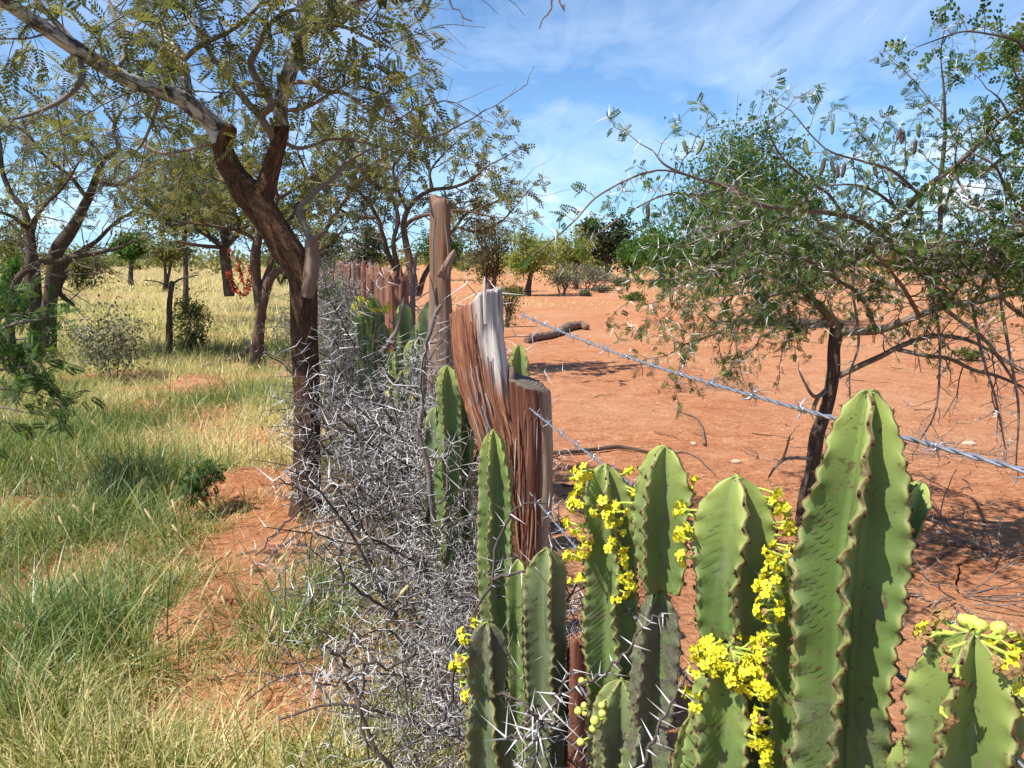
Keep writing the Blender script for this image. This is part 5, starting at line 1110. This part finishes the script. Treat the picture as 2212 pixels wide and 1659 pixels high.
def pod_mesh(mat, seed):
    m = MB(); random.seed(seed); b = random.uniform(-0.5, 0.5); p = spline([np.array([0, 0, 0]), np.array([0.05*b, 0, -0.3]), np.array([0.25*b, 0, -0.7]), np.array([0.55*b, 0, -1.0])], 14)
    r = 0.13*np.array([0.25, 0.4, 0.8, 1.05, 0.9, 1.1, 0.92, 1.1, 0.9, 1.05, 0.85, 0.8, 0.5, 0.15]); tube(m, p, r, 7, 0.1); return m.mesh('seed_pod', mat)
PODS = [pod_mesh(MAT['pod'], 1), pod_mesh(MAT['pod'], 2), pod_mesh(MAT['pod_dry'], 3)]
random.seed(52)
for (dx, dy, i) in ((1476, 300, 0), (1520, 298, 1), (1535, 320, 0), (1798, 260, 0), (1738, 300, 0), (1780, 340, 2), (1810, 355, 2), (1825, 350, 2), (1875, 365, 0), (1888, 355, 0), (1870, 395, 0), (1920, 370, 0), (1946, 275, 2), (1952, 280, 2), (1985, 262, 1), (1978, 300, 2), (1546, 500, 1), (1398, 440, 2), (1402, 446, 2), (1795, 345, 2)):
    place(PODS[i], 'seed_pod', P(dx, dy, A-0.85-random.uniform(0, 0.2)), (random.uniform(-0.2, 0.2), random.uniform(-0.2, 0.2), 1), random.uniform(0.055, 0.075), ra)
# second acacia whose stem rises along the right edge
random.seed(53); B = 3.6
rb = thing('thorn_acacia', 'slender thorn acacia at the right edge with a leafy shoot arching overhead', 'tree', (P(2250, 1000, B)[0], B, 0.0))
T = TW()
for i, run in enumerate([[(2300, 1150, B, 22), (2270, 1000, B, 17), (2246, 880, B, 14), (2240, 760, B, 12), (2240, 680, B, 11), (2240, 500, B-0.2, 9), (2240, 350, B-0.5, 8), (2236, 230, B-0.8, 7), (2222, 140, B-1.0, 6), (2200, 92, B-1.1, 5), (2149, 76, B-1.15, 4), (2086, 68, B-1.15, 3.5), (2041, 80, B-1.15, 3), (1982, 101, B-1.15, 2)],
     [(2238, 700, B, 9), (2170, 650, B-0.1, 7), (2150, 580, B-0.2, 6), (2120, 520, B-0.3, 4)], [(2240, 480, B-0.2, 8), (2180, 420, B-0.3, 6), (2150, 360, B-0.4, 5), (2100, 330, B-0.4, 3)], [(2225, 340, B-0.5, 7), (2190, 270, B-0.6, 5), (2160, 215, B-0.7, 4), (2130, 190, B-0.7, 2)], [(2238, 600, B-0.1, 8), (2240, 540, B-0.3, 6), (2200, 470, B-0.5, 4)], [(2222, 230, B-0.8, 5), (2205, 190, B-0.9, 4), (2190, 150, B-1.0, 3)]]):
    m = MB(); p, r = limb(m, run, 9, 0.15, seed=i); m.build('trunk' if i == 0 else 'limb', MAT['bark_dark' if i == 0 else 'bark_thorn'], rb)
    spawn(T, p, r, 0.06 if i else 0.05, 0.17 if i else 0.09, 1 if i else 0, 0.2 if i else 0.45, rmax=0.003, seg=0.032, wob=0.3, thL=0.045, kids=0.5, leaf=4, thp=0.3)
T.wood.build('twigs', MAT['bark_thorn'], rb, kind='stuff')
tm = MB(); cones(tm, T.tp, T.td, np.array(T.tl), 0.0018); tm.build('thorns', MAT['thorn_pale'], rb, kind='stuff', smooth=False)
lm = MB(); scatter_leaves(lm, T.leaves, LEAF3, 0.036, 0.7, 0.6, 0.3); lm.build('foliage', MAT['leaf_acacia'], rb, kind='stuff'); NLEAF['acacia2'] = len(T.leaves)

# ---------------------------------------------------------------- far trees and bushes: trunk, limbs and leaf clumps
def far_tree(label, bxp, Y, crown, mat_leaf, w=14, n=26, per=150, ls=0.16, mat_bark='bark_dark', name='tree', cat='tree', stems=1, flat=0.55, ybase=None, group=None, shape=DIAMOND, fork=0.45, clump=0.26, seed=None, drop=0.0, twigs=0, upn=0.55):
    """crown: (x0, x1, y0, y1) in picture units at depth Y"""
    if seed is not None: random.seed(seed)
    x0, x1, y0, y1 = crown
    c = P((x0+x1)/2, (y0+y1)/2, Y); rx = (x1-x0)/2/F*Y; rz = (y1-y0)/2/F*Y; ry = rx*0.9
    bx_ = P(bxp, 700, Y)[0]; g = gz(bx_, Y)
    if cat in ('bush', 'shrub', 'plant'):
        zt_ = c[2]+rz; rz = max(0.1, (zt_-g)*0.5); c = np.array([c[0], c[1], g+rz])
    th = thing(name, label, cat, (bx_, Y, g), group)
    tips = []
    for _ in range(n):
        v = RG.normal(size=3); v /= np.linalg.norm(v); rr = random.random()**0.38
        q = c+v*np.array([rx, ry, rz])*rr*0.86
        tips.append(q)
    trk, lb = MB(), MB()
    heads = []
    for s in range(stems):
        o = np.array([(s-(stems-1)/2)*rx*0.12+random.uniform(-0.03, 0.03)*rx, random.uniform(-0.1, 0.1)*rx, 0])
        b0 = np.array([bx_, Y, g-0.08])+o*0.4; zf = g+max(0.25*(c[2]-g), (c[2]-rz-g)+fork*rz); hd = np.array([bx_+(c[0]-bx_)*0.6, Y, zf])+o*2.2
        pp = spline([b0, b0*0.6+hd*0.4+RG.normal(0, 0.05*rx, 3), hd], 12); r0 = RW(w, Y)
        tube(trk, pp, np.linspace(r0*1.15, r0*0.62, 12), 8, 0.18, fr=4, fl=3, seed=s); heads.append((hd, r0*0.6))
    for i, q in enumerate(tips):
        hd, r0 = heads[i % len(heads)]
        mid = hd*0.5+q*0.5+np.array([0, 0, 0.12*rz])+RG.normal(0, 0.06*rx, 3)
        pp = spline([hd, mid, q], 7); tube(lb, pp, np.linspace(r0*0.5, r0*0.07, 7), 4, thin=True, cap=False)
        for _ in range(twigs):
            e = q+RG.normal(0, 1, 3)*np.array([rx, ry, rz])*clump*1.2; tube(lb, spline([pp[5], (pp[5]+e)/2+RG.normal(0, 0.03*rx, 3), e], 4), np.linspace(r0*0.10, r0*0.04, 4), 3, thin=True, cap=False)
    trk.build('trunk', MAT[mat_bark], th); lb.build('limbs', MAT[mat_bark], th)
    N = n*per; ctr = np.repeat(np.array(tips), per, 0); sz = np.repeat(RG.uniform(0.6, 1.3, n), per)[:,None]
    pos = ctr+RG.normal(size=(N, 3))*np.array([rx, ry, rz*flat])*clump*sz
    if drop: pos[:,2] -= np.abs(RG.normal(0, drop*rz, N))*(RG.random(N) < 0.4)
    pos[:,2] = np.maximum(pos[:,2], g+0.05)
    X = nrm(RG.normal(size=(N, 3))); Z = nrm(RG.normal(size=(N, 3))*(1-upn)+np.array([0, 0, upn]))
    lm = MB(); inst(lm, shape[0], shape[1], pos, X, Z, ls*RG.uniform(0.5, 1.25, N), np.clip(RG.normal(0.45, 0.25, N)+np.repeat(RG.normal(0, 0.13, n), per), 0, 1))
    lm.build('foliage', MAT[mat_leaf], th, kind='stuff')
    return th
random.seed(61)
far_tree('round dark green tree with drooping twigs behind the thorn acacia', 1660, 19.0, (1450, 1805, 255, 615), 'leaf_acacia', 30, 70, 260, 0.095, 'bark_red', flat=0.85, clump=0.17, drop=0.25, twigs=3, fork=0.1)
far_tree('light yellow green acacia standing on the red earth', 1140, 34.0, (1082, 1212, 484, 612), 'leaf_lime', 14, 44, 130, 0.12, 'bark_dark', flat=0.6, clump=0.20, fork=0.3, twigs=2, drop=0.2)
far_tree('brownish acacia with dense dark trunk behind the forked post', 1062, 38.0, (1000, 1118, 440, 620), 'leaf_brown', 16, 46, 110, 0.14, 'bark_red', stems=2, flat=0.6, clump=0.20, fork=0.2, twigs=3)
far_tree('pale green acacia crown right of the yellow green one', 1243, 42.0, (1190, 1290, 495, 600), 'leaf_lime', 9, 30, 100, 0.15, 'bark_dark', flat=0.6, clump=0.22, twigs=2)
far_tree('dark broadleaf tree towering over the far bushes', 1300, 60.0, (1238, 1372, 468, 585), 'leaf_dark', 13, 38, 140, 0.30, 'bark_dark', stems=2, clump=0.20, flat=0.8, fork=0.3)
far_tree('green dome shaped tree on a short trunk far across the red earth', 1421, 52.0, (1358, 1512, 486, 592), 'leaf_bright', 14, 52, 120, 0.20, 'bark_dark', clump=0.19, flat=0.7, fork=0.3)
far_tree('dark green tree left of the dome shaped tree', 1350, 56.0, (1318, 1400, 510, 590), 'leaf_green', 9, 24, 110, 0.22, 'bark_dark', clump=0.22, flat=0.8)
far_tree('grey leafless looking bush under the pale green acacia', 1215, 36.0, (1175, 1262, 560, 622), 'leaf_grey', 5, 30, 70, 0.10, 'bark_twig', 'bush', 'bush', stems=3, clump=0.25, twigs=4)
far_tree('grey green thicket at the foot of the dark broadleaf tree', 1270, 40.0, (1236, 1330, 566, 618), 'leaf_grey', 4, 30, 70, 0.11, 'bark_twig', 'bush', 'bush', stems=3, clump=0.25, twigs=4)
far_tree('small thorn bush with two bare stems beside the forked post', 1092, 18.0, (1078, 1128, 590, 668), 'leaf_olive', 7, 22, 40, 0.06, 'bark_dark', 'bush', 'bush', stems=2, clump=0.26, twigs=3, flat=0.8)
far_tree('bright green round tree far out in the grass field', 289, 48.0, (249, 326, 497, 566), 'leaf_bright', 11, 40, 130, 0.19, 'bark_dark', clump=0.20, flat=0.8, fork=0.2)
far_tree('bright green bush beside the multi stemmed acacia', 22, 15.5, (-15, 62, 548, 640), 'leaf_bright', 5, 34, 110, 0.075, 'bark_dark', 'bush', 'bush', stems=3, clump=0.22, flat=0.8)
far_tree('grey green leafy tree with blue sheen behind the round crowned acacia', 400, 24.0, (318, 470, 375, 500), 'leaf_green', 12, 40, 130, 0.14, 'bark_dark', clump=0.2, flat=0.9, drop=0.3)
for (bx_, Y, cr, mt_, lb) in ((705, 44, (655, 745, 492, 588), 'leaf_green', 'dark green tree behind the leaning trunk on the grass side'), (770, 50, (738, 835, 486, 588), 'leaf_dark', 'dark leafy tree above the far fence posts'),
        (175, 40, (110, 235, 520, 590), 'leaf_olive', 'low olive green bush behind the multi stemmed acacia'), (360, 38, (320, 420, 512, 570), 'leaf_olive', 'olive bush with hanging twigs right of the bright green tree'), (610, 46, (560, 660, 505, 575), 'leaf_green', 'dark green bush behind the slim forked acacia'),
        (30, 34, (-40, 110, 470, 575), 'leaf_olive', 'broad olive tree far behind the left edge stems'), (960, 60, (900, 1010, 500, 580), 'leaf_green', 'green tree far behind the tall trunk post'), (1550, 48, (1500, 1600, 520, 600), 'leaf_olive', 'olive bush between dome shaped tree and thorn acacia'),
        (2000, 50, (1900, 2100, 492, 575), 'leaf_rust', 'rust coloured bush seen through the thorn acacia'), (2170, 44, (2110, 2260, 500, 590), 'leaf_green', 'green bush far behind the right edge acacia'), (1760, 60, (1690, 1830, 500, 590), 'leaf_dark', 'dark distant tree low behind the thorn acacia')):
    far_tree(lb, bx_, Y, cr, mt_, 8, 30, 100, Y*0.0042, 'bark_dark', 'tree' if 'tree' in lb else 'bush', 'tree' if 'tree' in lb else 'bush', stems=2, clump=0.23, flat=0.75, twigs=1)
# bushes scattered over the bare ground
bs = 0
for (dx, dy, w, h, mt_, lb) in ((1265, 640, 22, 14, 'leaf_grey', 'tiny grey shrub on bare red ground near the yellow green acacia'), (1375, 650, 40, 18, 'leaf_olive', 'low green shrub on bare ground in front of the dome shaped tree'), (1300, 632, 30, 16, 'leaf_grey', 'pale low shrub beside a straw patch'), (1440, 620, 50, 20, 'leaf_olive', 'low olive shrub left of the thorn acacia twigs'),
        (1530, 640, 46, 20, 'leaf_grey', 'greyish shrub half hidden by the thorn acacia twigs'), (1340, 618, 44, 18, 'leaf_grey', 'flat grey shrub under the dark green tree'), (1120, 640, 40, 22, 'leaf_olive', 'low shrub at the foot of the yellow green acacia'), (2090, 780, 60, 26, 'leaf_olive', 'low green shrub beneath the right edge acacia')):
    g = GP(dx, dy); Y = g[1]
    far_tree(lb, dx, Y, (dx-w/2, dx+w/2, dy-h, dy-1), mt_, 2.5, 14, 60, max(0.05, Y*0.0035), 'bark_twig', 'shrub', 'shrub', stems=3, clump=0.28, flat=0.7, twigs=2)
# distant scrub that closes the view
dm = MB()
random.seed(71)
for k in range(240):
    Y = random.uniform(75, 260); x = random.uniform(-0.80, 0.80)*Y; hh = random.uniform(1.2, 3.6)*(1 if random.random() < 0.8 else 1.6); ww = hh*random.uniform(0.9, 2.2); n = 90
    pos = np.array([x, Y, gz(x, Y)+hh*0.5])+RG.normal(size=(n, 3))*np.array([ww*0.42, ww*0.42, hh*0.26])
    inst(dm, DIAMOND[0], DIAMOND[1], pos, nrm(RG.normal(size=(n, 3))), nrm(RG.normal(size=(n, 3))+np.array([0, 0, 0.8])), Y*0.006*RG.uniform(0.5, 1.3, n), np.clip(RG.normal(random.uniform(0.2, 0.8), 0.15, n), 0, 1))
tag(dm.build('distant_scrub', MAT['leaf_olive']), 'continuous belt of distant scrub along the horizon', 'scrub', kind='stuff')
# ================================================================ small things
random.seed(81)
# red leaved plant in the grass
Q = 15.0; rp = thing('red_plant', 'bare stemmed plant with scarlet leaves standing in the straw grass', 'plant', (P(520, 640, Q)[0], Q, gz(P(520, 640, Q)[0], Q)))
w_, l_ = MB(), MB()
lv = []
for run in ([(528, 640), (524, 600), (515, 570), (500, 545), (497, 540)], [(526, 640), (510, 618), (498, 600), (492, 590)], [(530, 640), (534, 610), (540, 585), (542, 575)], [(528, 640), (512, 630), (502, 620)], [(532, 640), (538, 622), (546, 600)], [(524, 612), (518, 590), (512, 575)]):
    p = spline([P(a, b, Q) for a, b in run], 16); tube(w_, p, np.linspace(0.012, 0.004, 16), 5)
    for q in p[3:]:
        for _ in range(5): lv.append((q+RG.normal(0, 0.02, 3), RG.normal(size=3)+np.array([0, 0, 0.4])))
w_.build('stems', MAT['leaf_red'], rp); scatter_leaves(l_, lv, DIAMOND, 0.07); l_.build('leaves', MAT['leaf_red'], rp, kind='stuff')
# lopped sapling
Q = 13.0
ls_ = thing('lopped_sapling', 'short dark lopped sapling stump with thin side twigs in the grass', 'stump', (P(366, 690, Q)[0], Q, gz(P(366, 690, Q)[0], Q)))
m = MB(); limb(m, [(366, 790, Q, 15), (366, 720, Q, 14), (366, 680, Q, 12), (367, 645, Q, 11), (371, 615, Q, 11), (372, 608, Q, 9)], 8, 0.3); limb(m, [(371, 616, Q, 5), (385, 605, Q, 4), (410, 598, Q-0.2, 3), (430, 594, Q-0.3, 2)], 5); limb(m, [(369, 625, Q, 5), (345, 610, Q, 3), (310, 605, Q, 2)], 5); m.build('stump', MAT['bark_dark'], ls_)
far_tree('grey green low bush beside the lopped sapling', 410, 13.2, (365, 455, 630, 690), 'leaf_olive', 4, 30, 90, 0.055, 'bark_dark', 'bush', 'bush', stems=3, clump=0.24, flat=0.7, twigs=2)
far_tree('dark twiggy bush in the shaded grass hollow', 240, 10.2, (150, 330, 655, 770), 'leaf_grey', 3, 34, 70, 0.05, 'bark_twig', 'bush', 'bush', stems=4, clump=0.26, flat=0.7, twigs=3)
far_tree('dark fern leaved seedling shrub in the foreground grass', 435, 4.6, (395, 480, 985, 1060), 'leaf_green', 3, 14, 22, 0.06, 'bark_dark', 'shrub', 'shrub', stems=2, clump=0.30, flat=0.5, shape=LEAF8, upn=0.75)
far_tree('upright leafy green herb growing right of the leaning trunk', 715, 8.0, (700, 735, 600, 700), 'leaf_green', 2, 14, 20, 0.06, 'bark_twig', 'herb', 'plant', stems=1, clump=0.3, flat=0.9, shape=LEAF3)
# exposed root and fallen branches
def lying(label, run, name='fallen_branch', cat='branch', mat='log', lift=0.35, k=10, rough=0.25, taper=None, group=None):
    pts = []; rr = []
    for (dx, dy, w) in run:
        g = GP(dx, dy); r = RW(w, g[1]); pts.append([g[0], g[1], gz(g[0], g[1])+r*lift+0.01]); rr.append(r)
    p = spline(pts, len(run)*10); r = np.interp(np.linspace(0, 1, len(p)), np.linspace(0, 1, len(rr)), rr)
    m = MB(); tube(m, p, r, k, rough, fr=6, fl=11, seed=len(label)); p0_ = p[0]+(p[0]-p[1]); ringv = np.concatenate(m.v)[:k]; m.add(np.vstack([ringv, ringv.mean(0)]), None, [[(j+1) % k, j, k] for j in range(k)], 0.5, np.vstack([ringv, ringv.mean(0)])*0.3); 
    o = m.build(name, MAT[mat], loc=tuple(p[len(p)//2])); tag(o, label, cat, group); return o
lying('gnarled grey brown log lying alone on the red earth', [(1137, 744, 13), (1150, 740, 17), (1180, 733, 15), (1205, 727, 15), (1225, 718, 18), (1252, 714, 18), (1268, 716, 13)], 'fallen_log', 'log', 'log', 0.85, 24, 0.34)
lying('pale exposed root curving across the grass from the slim forked acacia', [(430, 796, 8), (470, 790, 12), (505, 780, 15), (530, 765, 15), (552, 756, 20)], 'tree_root', 'root', 'log', 0.6)
lying('dead branch on the ground right of the exposed root', [(560, 764, 10), (590, 766, 9), (615, 772, 6)], mat='log')
lying('thin fallen branch lying in the grass behind the exposed root', [(430, 716, 5), (470, 713, 6), (510, 706, 6), (545, 700, 4)], mat='log')
lying('long dark dead branch on the soil behind the flowering spurge', [(1175, 985, 7), (1230, 985, 9), (1290, 980, 9), (1340, 975, 8), (1400, 985, 5)], mat='bark_dark', lift=1.0)
lying('second thin dark branch lying below the long one', [(1165, 1050, 5), (1230, 1075, 6), (1300, 1072, 5), (1360, 1085, 3)], mat='bark_dark', lift=1.2)
lying('forked pale twig lying between the spurge heads on the soil', [(1420, 1010, 3), (1462, 985, 4), (1500, 990, 4), (1545, 1030, 3)], 'fallen_twig', 'twig', 'log')
lying('knobbly pale twig near the spurge flowers on the soil', [(1470, 895, 2.5), (1500, 905, 4), (1515, 925, 6), (1522, 965, 7)], 'fallen_twig', 'twig', 'log')
TWP = []
for s in range(6):
    m = MB(); p = spline(np.array([[0, 0, 0.004], [0.3, random.uniform(-0.08, 0.08), 0.012], [0.65, random.uniform(-0.1, 0.1), 0.008], [1, random.uniform(-0.14, 0.14), 0.01]]), 12)
    tube(m, p, np.linspace(0.014, 0.006, 12), 5, 0.3, fl=20)
    if s % 2: tube(m, spline([p[5], p[5]+np.array([0.15, 0.1, 0.01]), p[5]+np.array([0.3, 0.14, 0.015])], 5), np.linspace(0.009, 0.004, 5), 4)
    TWP.append(m.mesh('fallen_twig', MAT['log'] if s % 3 else MAT['bark_dark']))
for k in range(95):
    y = 2.7*(6.5)**random.random(); x = random.uniform(0.03, 0.70)*y
    o = bpy.data.objects.new('fallen_twig', TWP[k % 6]); COL.objects.link(o); o.location = (x, y, gz(x, y)+0.006); o.rotation_euler = (0, 0, random.uniform(0, 6.28)); s = random.uniform(0.10, 0.34)*(0.75+0.04*y); o.scale = (s, s, s*1.2)
    tag(o, 'small dry twig lying loose on the bare red soil', 'twig', 'twigs strewn over the bare soil')
# stones
for k, (dx, dy) in enumerate(((2092, 962), (2065, 958), (1498, 962), (1590, 1000), (2110, 905), (1425, 830), (1240, 800), (2030, 1150), (1420, 875), (1690, 930))):
    g = GP(dx, dy); m = MB(); a, b = 8, 6
    th_ = np.linspace(0, pi, b); ph = np.arange(a)*2*pi/a
    v = np.array([[sin(t)*cos(f), sin(t)*sin(f), cos(t)*0.55] for t in th_ for f in ph]); v *= (1+0.5*(fbm(v*1.7+k*5, 2, k)-0.5))[:,None]; m.add(v, ring_faces(b, a))
    o = m.build('stone', MAT['stone'], loc=(0, 0, 0), smooth=False); s = random.uniform(0.010, 0.030) if k else 0.05; o.location = (g[0], g[1], gz(g[0], g[1])+s*0.2); o.scale = (s*1.3, s, s); o.rotation_euler = (0, 0, k)
    tag(o, 'small pale stone on the bare red soil', 'stone', 'pale stones on the soil') if k else tag(o, 'largest pale flat stone lying under the thorn acacia', 'stone')
# broken thorn bush lying on the soil, and the brush under the thorn acacia
def lying_bush(label, dx, dy, rx, rz, mat_leaf, n, leafk, thL=0.03, name='thorn_bush', cat='bush', ls=0.03, L=0.4, wood='bark_thorn', r=0.005):
    g = GP(dx, dy); b = np.array([g[0], g[1], gz(g[0], g[1])+0.02]); th = thing(name, label, cat, tuple(b)); T = TW()
    for _ in range(n):
        a = random.uniform(0, 2*pi); o = np.array([cos(a)*rx*random.random()*0.8, sin(a)*rx*random.random()*0.8, 0.0])
        zig(T, b+o*0.6, np.array([cos(a)*1.2, sin(a)*1.2, random.uniform(0.1, 1.0)*rz]), L*random.uniform(0.5, 1.2), r, 2, 0.05, 0.3, -0.02, thL, kids=0.4, leaf=leafk, thp=0.5)
    wz = T.wood; 
    for i_, v_ in enumerate(wz.v): v_[:,2] = np.maximum(v_[:,2], b[2]-0.015)
    wz.build('stems', MAT[wood], th)
    if T.leaves: lm = MB(); scatter_leaves(lm, T.leaves, LEAF3, ls); lm.build('foliage', MAT[mat_leaf], th, kind='stuff')
    if T.tp:
        keep = [i for i, q in enumerate(T.tp) if q[2] > b[2]-0.01]; tm = MB(); cones(tm, [T.tp[i] for i in keep], [T.td[i] for i in keep], np.array([T.tl[i] for i in keep]), 0.0014); tm.build('thorns', MAT['thorn_pale'], th, kind='stuff', smooth=False)
random.seed(91)
lying_bush('cut grey green thorn bush lying on the open red soil', 1510, 845, 0.55, 0.7, 'leaf_olive', 14, 1, 0.03, ls=0.05, L=0.55)
lying_bush('grey heap of cut thorn twigs in the shade behind the largest spurge', 2060, 1290, 0.4, 0.4, 'leaf_grey', 16, 0, 0.03, 'brush_heap', 'brush heap', L=0.45, wood='deadwood')
lying_bush('tangled dead twigs on shaded soil right of the brush heap', 2150, 1190, 0.5, 0.4, 'leaf_grey', 12, 0, 0.03, 'brush_heap', 'brush heap', L=0.5, wood='deadwood')
lying_bush('small green thorny shrub on the shaded soil at the right edge', 2160, 1215, 0.25, 0.9, 'leaf_olive', 8, 2, 0.02, L=0.25, ls=0.035)
lying_bush('dead twigs heaped round the foot of the thorn acacia trunk', 1840, 1120, 0.4, 0.4, 'leaf_grey', 10, 0, 0.02, 'brush_heap', 'brush heap', L=0.4, wood='bark_thorn')
lying_bush('bare thorny shoots on the soil beneath the right edge acacia', 2030, 985, 0.5, 0.6, 'leaf_green', 10, 0, 0.03, 'thorn_bush', L=0.5)
print('LEAVES', NLEAF)
